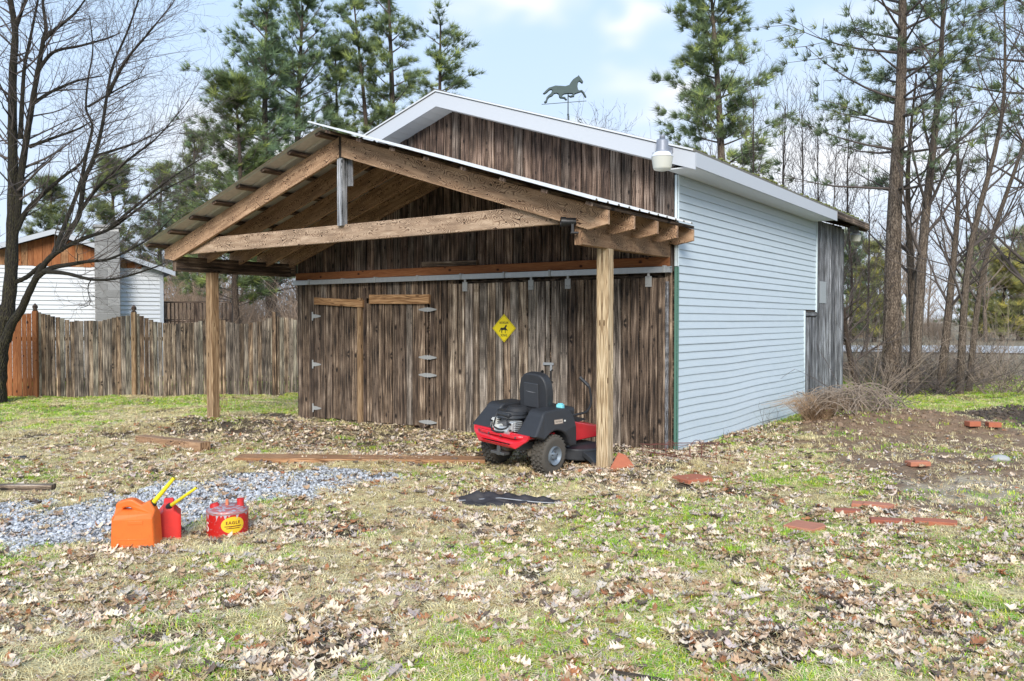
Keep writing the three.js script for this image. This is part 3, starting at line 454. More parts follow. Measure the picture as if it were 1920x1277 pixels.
// the old tree at the left: stems and limbs surveyed one by one, twigs grown from them
{
  const r = rng(41), D = 16.4, A = (a, b, d = D) => at(a, b, d), t = thing('bare_tree', 'big bare many stemmed tree with mossy limbs at the left edge', 'tree', V(0, 0, 0));
  const trunk = new MB(), limbs = new MB(), fine = new MB();
  const main = (pts, r0, r1, tw, mb = limbs) => { const [P, R] = limb(mb, r, pts, r0 * .8, r1 * .8); if (tw) for (let k = Math.max(1, Math.floor(P.length * tw[2])); k < P.length; k++) for (let c = 0; c < tw[1]; c++) { const d = P[Math.min(k + 1, P.length - 1)].clone().sub(P[k - 1]).normalize(), s = wander(r, 2).cross(d).normalize(); s.y = Math.abs(s.y) * .6 - .08; if (r() < .1) continue; twig(fine, r, P[k], d.multiplyScalar(.55).addScaledVector(s, .9).add(V(tw[3] || 0, 0, 0)), tw[0] * (.5 + r() * .8), Math.max(.005, Math.min(.03, R[k] * .3)), 2, { crook: .38, lift: .045, spread: .75, ratio: .52, min: .0026, kids: 1, skip: .3 }); } };
  main([V(-10.02, -.4, -16.4), A(-10, 720), A(-4, 660), A(4, 610), A(12, 575)], .30, .17, null, trunk);
  main([V(-10.1, -.2, -16.5), A(-14, 660), A(-22, 600), A(-28, 500), A(-40, 380), A(-50, 200), A(-40, 0), A(-45, -200)], .2, .05, [1.6, 1, .4], trunk);
  main([A(12, 600), A(20, 520), A(23, 420), A(24, 338), A(23, 225), A(24, 132), A(28, 56), A(18, -10), A(10, -140)], .17, .05, [1.5, 1, .3], trunk);
  main([A(28, 56), A(38, 28), A(47, 0), A(60, -70)], .055, .02, [1.2, 1, .2, .1]);
  main([A(22, 470), A(32, 400), A(38, 338), A(49, 263), A(60, 195), A(71, 132), A(81, 75)], .105, .05, [1.5, 1, .25, .2], trunk);
  main([A(81, 75), A(86, 56), A(80, 0), A(84, -80)], .06, .02, [1, 1, 0, .2]); main([A(81, 75), A(110, 50), A(140, 25), A(166, -10)], .055, .015, [1, 1, .1, .2]);
  main([A(38, 260), A(42, 180), A(46, 124), A(57, 70), A(71, 0)], .06, .025, [1.1, 1, .2]);
  main([A(71, 132), A(100, 98), A(150, 86), A(200, 72), A(225, 62)], .05, .012, [1, 1, .1, .2]);
  main([A(55, 275), A(90, 262), A(150, 240), A(175, 225)], .05, .012, [1.1, 1, .1, .3]);
  main([A(60, 195), A(100, 170), A(150, 150), A(195, 142)], .05, .012, [1.1, 1, .1, .3]);
  main([A(32, 430), A(50, 395), A(85, 360), A(120, 330), A(152, 305), A(165, 275)], .07, .02, [1.2, 1, .15, .2]);
  // the mossy limb reaching right, and what springs from it
  main([A(10, 640, 16.1), A(22, 607, 16.0), A(38, 584, 15.9), A(52, 553, 15.8), A(70, 517, 15.7), A(90, 487, 15.6), A(120, 465, 15.5), A(160, 446, 15.4), A(205, 430, 15.3), A(255, 395, 15.2), A(301, 360, 15.1), A(376, 322, 15)], .12, .008, [1.3, 1, .5, .5], trunk);
  main([A(26, 530), A(45, 522), A(62, 510, 16), A(78, 496, 15.9)], .06, .05, null);
  main([A(68, 520, 15.7), A(95, 503, 15.6), A(130, 496, 15.5), A(165, 490, 15.4), A(200, 487, 15.3), A(240, 470, 15.2), A(290, 440, 15.1), A(330, 400, 15)], .07, .008, [1.2, 1, .35, .5]);
  main([A(82, 508, 15.6), A(125, 513, 15.4), A(172, 524, 15.2), A(219, 522, 15.0), A(276, 506, 14.9), A(312, 492, 14.8)], .055, .01, [1.0, 1, .3, .4]);
  main([A(172, 522, 15.2), A(165, 545), A(168, 570), A(150, 578)], .015, .005, [.5, 1, .2]);
  main([A(112, 470, 15.6), A(128, 436, 15.7), A(147, 406, 15.8), A(158, 338, 15.8), A(177, 293, 15.9), A(192, 233, 16), A(199, 188, 16), A(210, 128, 16), A(240, 56, 16), A(263, -10, 16)], .075, .018, [1.4, 2, .25, .35]);
  main([A(100, 478, 15.6), A(120, 425, 16), A(150, 346, 16.2), A(162, 289, 16.2), A(173, 233, 16.3), A(162, 207, 16.3), A(165, 150, 16.3), A(174, 94, 16.3), A(168, 30, 16.3)], .058, .012, [1.2, 1, .3, .1]);
  main([A(147, 400, 15.8), A(185, 350, 15.6), A(240, 300, 15.5), A(290, 262, 15.4), A(345, 200, 15.3)], .05, .01, [1.3, 2, .2, .4]);
  main([A(177, 293, 15.9), A(225, 278, 15.7), A(262, 265, 15.6), A(330, 230, 15.5)], .04, .008, [1.2, 1, .2, .4]);
  main([A(205, 428, 15.3), A(262, 380, 15), A(320, 335, 14.8), A(372, 300, 14.6)], .04, .008, [1.2, 2, .2, .4]);
  main([A(201, 180, 16), A(235, 115, 16), A(280, 60, 15.9), A(325, 5, 15.8)], .05, .01, [1.2, 2, .15, .35]);
  main([A(165, 200, 16.3), A(225, 165, 16.1), A(275, 140, 16)], .03, .008, [1, 1, .2, .3]);
  part(t, 'trunk', trunk.geo(), BK.moss); part(t, 'limbs', limbs.geo(), BK.moss); part(t, 'twigs', fine.geo(), BK.twig);
}

// needle tuft for the pines
function needles(seed, n, L, w) { const r = rng(seed), mb = new MB(); for (let k = 0; k < n; k++) { const a = r() * 6.283, u = .25 + r() * .8, d = V(Math.cos(a) * u, .55 + r() * .5, Math.sin(a) * u).normalize(), s = V(-Math.sin(a), (r() - .5) * .6, Math.cos(a)).multiplyScalar(w), o = V((r() - .5) * .1, (r() - .5) * .08, (r() - .5) * .1), e = o.clone().addScaledVector(d, L * (.6 + r() * .5)); mb.tri(o.clone().sub(s), o.clone().add(s), e); } return mb.geo(); }
const needleGeo = needles(3, 30, .44, .0105), needleMat = new THREE.MeshStandardMaterial({ color: 0xffffff, roughness: .75, side: THREE.DoubleSide });
// white pine: path of the trunk, whorls of limbs whose reach follows a profile; tufts on the outer limbs
function pine(seed, label, base, topP, r0, o, group) {
  const r = rng(seed), t = thing('pine_tree', label, 'tree', base, 0, group), rel = topP.clone().sub(base), Ht = rel.y;
  const wood_ = new MB(), tufts = [], P = smooth([V(0, -.4, 0), V(rel.x * .25 + (r() - .5) * .3, Ht * .3, rel.z * .3), V(rel.x * .62 + (r() - .5) * .5, Ht * .66, rel.z * .66), rel], 18), R = P.map((_, i) => r0 * Math.pow(1 - i / 19, .8) + .015);
  const tr = new MB(); tr.tube(P, R, 8, true);
  const axis = y => { const f = clamp(y / Ht) * 18, k = Math.min(17, Math.floor(f)); return P[k].clone().lerp(P[k + 1], f - k); };
  const y0 = Ht * o.from; let y = y0;
  while (y < Ht * .985) {
    const f = (y - y0) / (Ht - y0), reach = o.reach * (o.shape ? o.shape(f) : Math.pow(1 - f, .7) * .95 + .08), nb = Math.round(mix(o.nb || 4, 3, f)); const ph = r() * 6.283;
    for (let b = 0; b < nb; b++) {
      if (r() < (o.gap ?? .2)) continue;
      const az = ph + b / nb * 6.283 + (r() - .5) * .7, bias = 1 + (o.lean ? o.lean[1] * Math.cos(az - o.lean[0]) : 0), L = Math.max(.35, reach * bias * (.55 + r() * .6));
      const p = axis(y + (r() - .5) * .3), up = mix(o.up0 ?? .12, .95, Math.pow(f, 1.6)), dir = V(Math.cos(az), up, Math.sin(az)).normalize();
      const pts = [p.clone()], n = 6; let q = p.clone(); const d = dir.clone(); for (let k = 1; k <= n; k++) { d.add(wander(r, .16)).add(V(0, .05, 0)).normalize(); q = q.clone().addScaledVector(d, L / n); pts.push(q); }
      wood_.tube(pts, pts.map((_, k) => Math.max(.008, Math.min(.07, r0 * .16) * (1 - k / (n + .5)))), 4, false);
      for (let k = 2; k <= n; k++) {
        const bare = k / n < (o.bare ?? .3); if (bare) continue;
        const m = k === n ? 4 : 3;
        for (let c = 0; c < m; c++) { if (r() < (o.thin ?? .1)) continue; const sd = V((r() - .5), (r() - .3) * .22, (r() - .5)).normalize(), sl = L * .24 * (.3 + r()) + .12, e = pts[k].clone().addScaledVector(sd, sl).addScaledVector(d, .12); if (sl > .25) wood_.tube([pts[k], e], [.009, .005], 3, false); const nt = Math.round((o.dense ?? 4) * .48 * (.5 + r() * .8)); for (let w = 0; w < nt; w++) tufts.push([pts[k].clone().lerp(e, .35 + r() * .75).add(wander(r, .42).multiply(V(1, .28, 1))), d]); }
      }
    }
    y += (o.step ?? .8) * (.7 + r() * .6) * mix(1, .62, f);
  }
  part(t, 'trunk', tr.geo(), o.bark || BK.dark); part(t, 'branches', wood_.geo(), BK.twig);
  const im = new THREE.InstancedMesh(needleGeo, needleMat, tufts.length), m4 = new THREE.Matrix4(), qt = new THREE.Quaternion(), s = V(1, 1, 1), up = V(0, 1, 0);
  tufts.forEach(([p, d], i) => { qt.setFromUnitVectors(up, V(d.x * 1.1, .35 + r() * .4, d.z * 1.1).add(wander(r, .8)).normalize()); s.setScalar((o.tuft ?? 1.1) * (.65 + r() * .6)); im.setMatrixAt(i, m4.compose(p, qt, s)); const k = r(), f = .75 + r() * .5, c = o.tone || [.15, .205, .09]; im.setColorAt(i, k < .22 ? rgb(c[0] * 1.9 * f, c[1] * 1.65 * f, c[2] * 1.1 * f) : rgb(c[0] * f, c[1] * f, c[2] * f)); });
  im.name = 'crown'; im.userData.kind = 'stuff'; shade(im); t.add(im); return t;
}
const foot = (px, d) => { const p = at(px, 601, d); return V(p.x, height(p.x, p.z) - .1, p.z); };
const PG = 'pines standing behind the barn and house';
pine(51, 'broadest dark pine of the left group, directly behind the canopy roof', foot(512, 42), at(500, 22, 42), .3, { from: .22, reach: 4.7, step: .66, gap: .2, dense: 3.6, nb: 6, lean: [Math.PI, .35], up0: .18, tone: [.135, .20, .10], thin: .3 }, PG);
pine(52, 'tall round topped dark pine beside the broadest pine', foot(566, 44), at(568, 10, 44), .3, { from: .3, reach: 2.9, step: .66, gap: .24, dense: 3.6, nb: 5, up0: .3, shape: f => .55 + .6 * Math.sin(Math.PI * Math.pow(f, .8)) * .9, tone: [.135, .20, .10], thin: .3 }, PG);
pine(53, 'small pale pine at the left of the pine group', foot(448, 34), at(440, 150, 34), .16, { from: .25, reach: 2.4, step: .55, gap: .2, dense: 3, lean: [Math.PI, .4], tone: [.11, .15, .05] }, PG);
pine(54, 'thin scraggly pine between the round pine and the forked ones', foot(632, 46), at(628, 70, 46), .16, { from: .4, reach: 1.7, step: .7, gap: .3, dense: 3, thin: .3 }, PG);
pine(55, 'slender sparse pine leaning left of the tallest pine', foot(705, 46), at(664, 10, 46), .22, { from: .42, reach: 2.3, step: .85, gap: .3, dense: 4, up0: .25, lean: [Math.PI, .3], bare: .35, shape: f => .9 - .45 * f }, PG);
pine(56, 'tallest pine of the left group with its top out of view', foot(750, 47), at(728, -40, 47), .3, { from: .42, reach: 2.7, step: 1.05, gap: .3, dense: 5, up0: .3, bare: .45, shape: f => .95 - .35 * f }, PG);
pine(57, 'pine rising alone above the white gable peak', foot(838, 45), at(826, 38, 45), .22, { from: .60, reach: 1.8, step: .75, gap: .3, dense: 3.2, up0: .2, shape: f => f < .2 ? 1.15 : .55 + .35 * Math.sin(Math.PI * f) }, PG);
pine(58, 'pine standing alone behind the right roof slope', foot(1368, 38), at(1330, -60, 38), .27, { from: .42, reach: 2.3, step: .75, gap: .16, dense: 5, up0: .2, bark: BK.grey, shape: f => f < .45 ? 1.2 - .2 * f : .85 }, PG);
pine(59, 'largest pine at the right with long level limbs', V(8.55, -.05, -19.1), at(1694, -190, 19.4), .22, { from: .44, reach: 2.7, step: .55, gap: .08, dense: 4.5, nb: 4, up0: .02, tuft: .62, bare: .42, bark: BK.grey, shape: f => .9, tone: [.125, .17, .085] }, PG);
pine(60, 'pine whose limbs reach in at the top right corner', V(14.2, 0, -22), at(2010, -160, 22), .3, { from: .5, reach: 3.3, step: .8, gap: .25, dense: 4, up0: .02, tuft: .7, bare: .45, shape: f => .9 }, PG);
const YG = 'low conifers seen behind the left tree';
for (const [s, px, d, ty, rc, l] of [[61, 205, 48, 300, 3.0, 'pale sparse conifer behind the house chimney'], [62, 300, 52, 320, 3.2, 'pale conifer behind the right end of the house roof'], [63, 95, 50, 330, 3.0, 'pale conifer behind the old tree stems'], [64, 360, 56, 250, 2.6, 'thin conifer left of the pine group above the canopy eave']]) pine(s, l, foot(px, d), at(px + 5, ty, d), .2, { from: .15, reach: rc, step: .55, gap: .25, dense: 3, thin: .2, tone: [.12, .15, .06] }, YG);

// bare saplings and trees: a few kinds, then copies
function bareTree(name, label, pos, Ht, r0, seed, o, group, lean = V(0, 0, 0)) {
  const r = rng(seed), t = thing(name, label, 'tree', pos, 0, group), a = new MB(), b = new MB();
  const P = smooth([V(0, -.3, 0), V((r() - .5) * .3 + lean.x * .3, Ht * .35, (r() - .5) * .3 + lean.z * .3), V((r() - .5) * .5 + lean.x * .7, Ht * .7, (r() - .5) * .5 + lean.z * .7), V(lean.x, Ht, lean.z)], 14), R = P.map((_, i) => r0 * (1 - .9 * i / 14) + .006); a.tube(P, R, 7, true);
  for (let k = Math.floor(14 * o.from); k < 14; k++) for (let c = 0; c < o.n; c++) { const d = P[k + 1].clone().sub(P[k]).normalize(), s = wander(r, 2).cross(d).normalize(); twig(b, r, P[k].clone().lerp(P[k + 1], r()), d.multiplyScalar(o.rise).addScaledVector(s, .8), o.len * Ht * (.5 + r() * .7) * (1.2 - k / 14 * .6), Math.max(.009, R[k] * .42), o.depth ?? 2, { crook: .3, lift: .06, spread: .6, ratio: .5, min: o.min ?? .005, kids: 1, skip: .15 }); }
  part(t, 'trunk', a.geo(), o.bark || BK.dark); part(t, 'branches', b.geo(), o.tw || BK.twig); return t;
}
const RG = 'bare trees in the right hand thicket';
const gp = (px, d) => { const p = at(px, 601, d); return V(p.x, height(p.x, p.z), p.z); };
bareTree('bare_tree', 'bare tree hugging the right side of the largest pine', gp(1712, 18.4), 9.8, .13, 71, { from: .35, n: 2, rise: .9, len: .24, bark: BK.grey }, RG, V(.75, 0, -.3));
bareTree('bare_tree', 'slim bare tree second from the largest pine', gp(1722, 19.6), 7.2, .11, 72, { from: .3, n: 2, rise: .9, len: .25, bark: BK.grey }, RG, V(-.2, 0, .2));
bareTree('bare_tree', 'straight thin bare tree midway along the thicket', gp(1762, 18.6), 6.2, .10, 73, { from: .3, n: 2, rise: 1, len: .25, bark: BK.grey }, RG, V(.3, 0, 0));
bareTree('bare_tree', 'forked bare tree leaning right in front of the thicket', gp(1800, 18.2), 8.6, .085, 74, { from: .28, n: 2, rise: .9, len: .32, bark: BK.grey }, RG, V(.8, 0, .1));
bareTree('bare_tree', 'bare tree leaning far right across the road view', gp(1815, 18.8), 8.2, .07, 75, { from: .25, n: 2, rise: .8, len: .34, bark: BK.grey }, RG, V(1.6, 0, .2));
bareTree('bare_tree', 'bare tree at the right edge of the view', gp(1960, 20), 9, .16, 76, { from: .25, n: 2, rise: .8, len: .3, bark: BK.grey }, RG, V(-.6, 0, .1));
bareTree('bare_tree', 'short crooked bare tree left of the largest pine', gp(1618, 18.8), 2.9, .075, 77, { from: .2, n: 3, rise: .5, len: .5 }, RG, V(-.9, 0, .2));
// upright saplings whose tops show above the barn roof
const SG = 'thin saplings behind the barn roof';
const sapA = bareTree('sapling', 'thin upright bare sapling showing above the barn roof', gp(1470, 27), 8.4, .05, 81, { from: .25, n: 2, rise: 1.7, len: .3, depth: 2, min: .006 }, SG), sapB = bareTree('sapling', 'thin upright bare sapling showing above the barn roof', gp(1530, 26), 7.4, .045, 82, { from: .25, n: 2, rise: 1.6, len: .32, depth: 2, min: .006 }, SG);
for (const [px, d, s, t] of [[1410, 27, 1.02, 1], [1500, 25, .92, 3], [1590, 25, .9, 5], [1330, 31, .95, .6], [1625, 28, .92, 1.7], [1565, 30, 1.0, 4.4]]) copyOf(d % 2 ? sapA : sapB, 'thin upright bare sapling showing above the barn roof', gp(px, d), t, s);
for (const [px, d, s, t] of [[1100, 36, 1.22, 1], [1128, 38, 1.28, 2], [1150, 36, 1.16, 3], [1205, 37, 1.1, 4]]) copyOf(sapB, 'bare sapling tip showing above the white rake near the weathervane', gp(px, d), t, s, 'sapling tips by the weathervane');

// shrubs: arching canes
function shrub(name, label, pos, seed, n, L, spread, mat, group, o = {}) { const r = rng(seed), mb = new MB(); for (let k = 0; k < n; k++) { const a = r() * 6.283, d = V(Math.cos(a) * spread, .5 + r() * .8, Math.sin(a) * spread); twig(mb, r, V((r() - .5) * L * .5, -.05, (r() - .5) * L * .5), d, L * (.5 + r() * .7), .006 + r() * .008, o.depth ?? 1, { crook: .3, lift: o.lift ?? -.06, spread: .6, ratio: .55, min: .004, kids: o.kids ?? 1, skip: .15 }); } return solo(name, label, 'shrub', mb.geo(), mat, pos, 0, group); }
const THG = 'bare shrubs of the right hand thicket';
const shA = shrub('bare_shrub', 'brown bare shrub with arching canes in the right hand thicket', gp(1640, 18.2), 91, 60, 2.1, .9, BK.twigPale, THG), shB = shrub('bare_shrub', 'brown bare shrub with arching canes in the right hand thicket', gp(1745, 18), 92, 50, 1.8, 1.1, BK.twig, THG), shC = shrub('bare_shrub', 'brown bare shrub with arching canes in the right hand thicket', gp(1880, 18.5), 93, 60, 2.2, .9, BK.twigPale, THG, { lift: .02 });
{ const r = rng(94); for (let k = 0; k < 10; k++) copyOf(pick([shA, shB, shC], r), 'brown bare shrub with arching canes in the right hand thicket', gp(1590 + k * 31 + r() * 20, 18.6 + r() * 6), r() * 6, .6 + r() * .6); }
// woods far off: countable trees by kind, and the undergrowth as one mass
const FG = 'bare grey trees of the far wood', farA = bareTree('far_tree', 'bare grey tree in the far wood', gp(1700, 62), 9, .14, 95, { from: .2, n: 3, rise: 1, len: .35, min: .012, tw: BK.twigPale, bark: BK.grey }, FG), farB = bareTree('far_tree', 'bare grey tree in the far wood', gp(1850, 66), 10, .16, 96, { from: .25, n: 3, rise: .9, len: .35, min: .012, tw: BK.twigPale, bark: BK.grey }, FG);
{ const r = rng(97); for (let k = 0; k < 26; k++) { const left = k < 12, px = left ? 250 + k * 36 + r() * 25 : 1580 + (k - 12) * 32 + r() * 20; copyOf(r() < .5 ? farA : farB, 'bare grey tree in the far wood', gp(px, left ? 42 + r() * 22 : 70 + r() * 26), r() * 6, left ? .6 + r() * .45 : .8 + r() * .4); }
  const CG = 'yellow green conifers along the far wood'; for (const [s, px, d, ty, rc, l, tone] of [[201, 1640, 66, 462, 2.6, 'yellow green conifer just right of the barn corner', [.19, .20, .075]], [202, 1600, 74, 440, 3.0, 'dark green conifer behind the back barn corner', [.12, .17, .09]], [204, 1838, 76, 440, 2.8, 'green conifer right of the forked tree', [.15, .21, .08]], [205, 1880, 70, 470, 3.0, 'broad yellow conifer at the right', [.21, .21, .07]], [206, 1915, 76, 425, 3.0, 'tall green conifer at the right edge of the far wood', [.16, .22, .08]], [208, 1960, 72, 440, 3, 'yellowish conifer beyond the right edge', [.16, .19, .08]]]) pine(s, l, foot(px, d), at(px, ty, d), .2, { from: .12, reach: rc, step: .7, gap: .15, dense: 2.4, nb: 5, tuft: 1.5, up0: .1, tone }, CG);
  const geo = (() => { const q = rng(98), mb = new MB(); for (let k = 0; k < 46; k++) { const a = q() * 6.283, d = V(Math.cos(a) * .6, .7 + q(), Math.sin(a) * .6); twig(mb, q, V((q() - .5) * 2.4, -.05, (q() - .5) * 1.6), d, 1.6 + q() * 1.8, .016, 1, { crook: .3, lift: .01, spread: .6, ratio: .55, min: .009, kids: 1, skip: .1 }); } return mb.geo(); })();
  const list = []; for (let k = 0; k < 88; k++) { const lft = k < 55; const d = lft ? 32 + r() * 30 : 72 + r() * 40, px = lft ? 260 + r() * 420 : 1560 + r() * 420; const p = at(px, 601, d); list.push([p.x, p.z, null]); }
  scatter('far_undergrowth', 'tangled brown undergrowth of the far wood', 'undergrowth', geo, std(0xffffff, .95), list, (x, z, c, q, p, e, s) => { p.set(x, height(x, z), z); e.set(0, q() * 6.28, 0); s.setScalar(.6 + q() * .8); }, q => { const f = .75 + q() * .6; return rgb(.30 * f, .215 * f, .15 * f); });
}

// ---------------------------------------------------------------- board fence
{
  const r = rng(111), f = thing('board_fence', 'weathered vertical board fence with scalloped top across the left yard', 'fence', V(0, 0, 0));
  const posts = [[-12.6, -16.9], [-9.84, -17.6], [-7.87, -17.75], [-6.35, -18.0], [-5.1, -18.3], [-3.2, -18.8], [-1.2, -19.3]];
  const topAt = [1.72, 1.76, 1.73, 1.66, 1.68, 1.68, 1.68];
  posts.forEach(([x, z], k) => {
    const y = height(x, z), orange = k === 1, h = topAt[k] + (k === 4 ? .12 : .02);
    const p = part(f, 'post', timber(V(x, y - .3, z + .05), V(x, y + h, z + .05), .09, .09), orange ? M.fenceOrange : k === 2 ? M.postBrown : M.fence[2]);
    if (k === 1 || k === 2 || k === 0) { const pr = [[0, 0], [.045, 0], [.045, .02], [.028, .03], [.05, .06], [.055, .085], [.035, .12], [.012, .15], [0, .155]].map(a => new THREE.Vector2(...a)); part(p, 'finial', new THREE.LatheGeometry(pr, 12).translate(x, y + h, z + .05), M.purlin); }
    if (k === posts.length - 1) return;
    const [x1, z1] = posts[k + 1], L = Math.hypot(x1 - x, z1 - z), n = Math.max(3, Math.round(L / .092)), a = Math.atan2(-(z1 - z), x1 - x);
    for (const hy of [.35, 1.2]) part(f, 'rail', timber(V(x, y + hy, z - .03), V(x1, height(x1, z1) + hy, z1 - .03), .04, .08), M.fence[1]);
    for (let q = 0; q < n; q++) { const t = (q + .5) / n, px = mix(x, x1, t), pz = mix(z, z1, t), yy = height(px, pz), h1 = mix(topAt[k], topAt[k + 1], t) - .15 * Math.sin(Math.PI * t) - (k >= 3 ? -.02 : 0) + (r() - .5) * .02, w = L / n; const g = board(-w / 2 + .003, w / 2 - .003, -.12, h1, 0, .018, .003, r() * 999, null, (r() - .5) * .012); g.rotateY(a); part(f, 'picket', g.translate(px, yy, pz + (r() - .5) * .01), k === 0 ? M.fenceOrange : pick(M.fence, r)); }
  });
}
// ---------------------------------------------------------------- neighbour's house
{
  const r = rng(121), a = V(-14.6, 0, -21.5), b = V(-9.85, 0, -24), L = a.distanceTo(b), turn = Math.atan2(-(b.z - a.z), b.x - a.x);
  const h = thing('neighbour_house', 'white sided house with orange wood gable behind the fence', 'house', a, turn);     // local: x along the wall, z towards us
  const ev = 3.0, pk = 4.02, px = L * .50, sl = (pk - ev) / (L * .5 + .25), ry = x => pk - Math.abs(x - px) * sl;
  const ws = new THREE.Shape(); ws.moveTo(0, -.3); ws.lineTo(L, -.3); ws.lineTo(L, ry(L) - .1); ws.lineTo(px, pk - .1); ws.lineTo(0, ry(0) - .1); ws.closePath();
  const wall = part(h, 'gable_wall', new THREE.ExtrudeGeometry(ws, { depth: .1, bevelEnabled: false }).translate(0, 0, -.13), M.dark);
  const lap = (x0, x1, y, c) => { const mb = new MB(); mb.quad(V(x0, y, .030), V(x1, y, .030), V(x1, y + c, -.006), V(x0, y + c, -.006), x0, y, x1, y + c); mb.quad(V(x0, y, -.02), V(x1, y, -.02), V(x1, y, .030), V(x0, y, .030), x0, y, x1, y + .02); return mb.geo(); };
  for (let y = -.1; y < 3.0; y += .118) part(wall, 'siding_course', lap(0, L, y, .12), M.sidingWhite);
  for (let x = .1; x < L - .3;) { const w = .13 + r() * .1; if (ry(x + w) - .16 > 3.1) part(wall, 'gable_board', board(x + .003, x + w - .003, 3.06 - r() * .02, q => ry(q) - .15, 0, .02, .003, r() * 999), pick([M.fenceOrange, M.lumber, M.header], r)); x += w; }
  part(h, 'corner_trim', rbox(.1, 3.0, .06, .01).translate(L - .03, 1.4, .01), M.vinyl);
  const slab = (xa, xb, z0, z1, t, o = 0) => { const s = new THREE.Shape(); s.moveTo(xa, ry(xa) - o); s.lineTo(xb, ry(xb) - o); s.lineTo(xb, ry(xb) - t - o); s.lineTo(xa, ry(xa) - t - o); s.closePath(); return new THREE.ExtrudeGeometry(s, { depth: z1 - z0, bevelEnabled: false }).translate(0, 0, z0); };
  part(h, 'roof', join([slab(px, L + .3, -8, .32, .04), slab(-.3, px, -8, .32, .04)]), std([.25, .24, .23], .95, { map: speck }));
  part(h, 'rake_fascia', slab(px, L + .3, .325, .35, .13, .01), M.vinyl); part(h, 'rake_fascia', slab(-.3, px, .325, .35, .13, .01), M.vinyl);
  part(h, 'far_wall', join([new THREE.BoxGeometry(.1, 3.1, 7.6).translate(L - .06, 1.4, -3.95), new THREE.BoxGeometry(.1, 3.1, 7.6).translate(.06, 1.4, -3.95), new THREE.BoxGeometry(L - .3, 3.1, .1).translate(L / 2, 1.4, -7.7)]), M.sidingWhite);
  const bm = [[.36, .35, .335], [.41, .40, .385], [.32, .31, .295]].map(c => std(c, .95, { map: speck }));
  const cx = L - 1.42, ch = part(h, 'chimney', new THREE.BoxGeometry(.56, 4.3, .50).translate(cx, 1.95, .36), std([.62, .61, .59], .95));
  for (let y = -.2, k = 0; y < 4.0; y += .2, k++) for (const [u, w] of k % 2 ? [[-.15, .29], [.15, .29]] : [[-.2, .19], [.095, .40]]) part(ch, 'block', rbox(w, .188, .05, .006, 1).translate(cx + u, y + .1, .60), pick(bm, r));
  for (let y = -.2, k = 0; y < 4.0; y += .2, k++) for (const s of [-1, 1]) part(ch, 'block', rbox(.05, .188, .46, .006, 1).translate(cx + s * .28, y + .1, .345), pick(bm, r));
  part(ch, 'cap', rbox(.68, .07, .62, .01).translate(cx, 4.12, .36), bm[1]);
  // deck beside the house
  const p0 = at(306, 600, 24.6), p1 = at(432, 600, 24.6), dk = thing('deck', 'raised wooden deck with baluster railing beside the white house', 'deck', V(p0.x, 0, p0.z)), dl = p1.x - p0.x;
  part(dk, 'floor', rbox(dl + .1, .14, 2.4, .01).translate(dl / 2, 1.42, -1.2), M.lumberGrey); part(dk, 'top_rail', timber(V(0, 2.13, 0), V(dl, 2.13, 0), .12, .045), M.purlin); part(dk, 'bottom_rail', timber(V(0, 1.6, 0), V(dl, 1.6, 0), .05, .07), M.purlin);
  for (let x = 0; x <= dl + .01; x += dl / 2) part(dk, 'post', timber(V(x, -.3, -.02), V(x, 2.1, -.02), .1, .1), M.purlin);
  for (let k = 1; k < 17; k++) part(dk, 'baluster', timber(V(k * dl / 17, 1.5, .03), V(k * dl / 17, 2.11, .03), .032, .032), M.purlin);
}

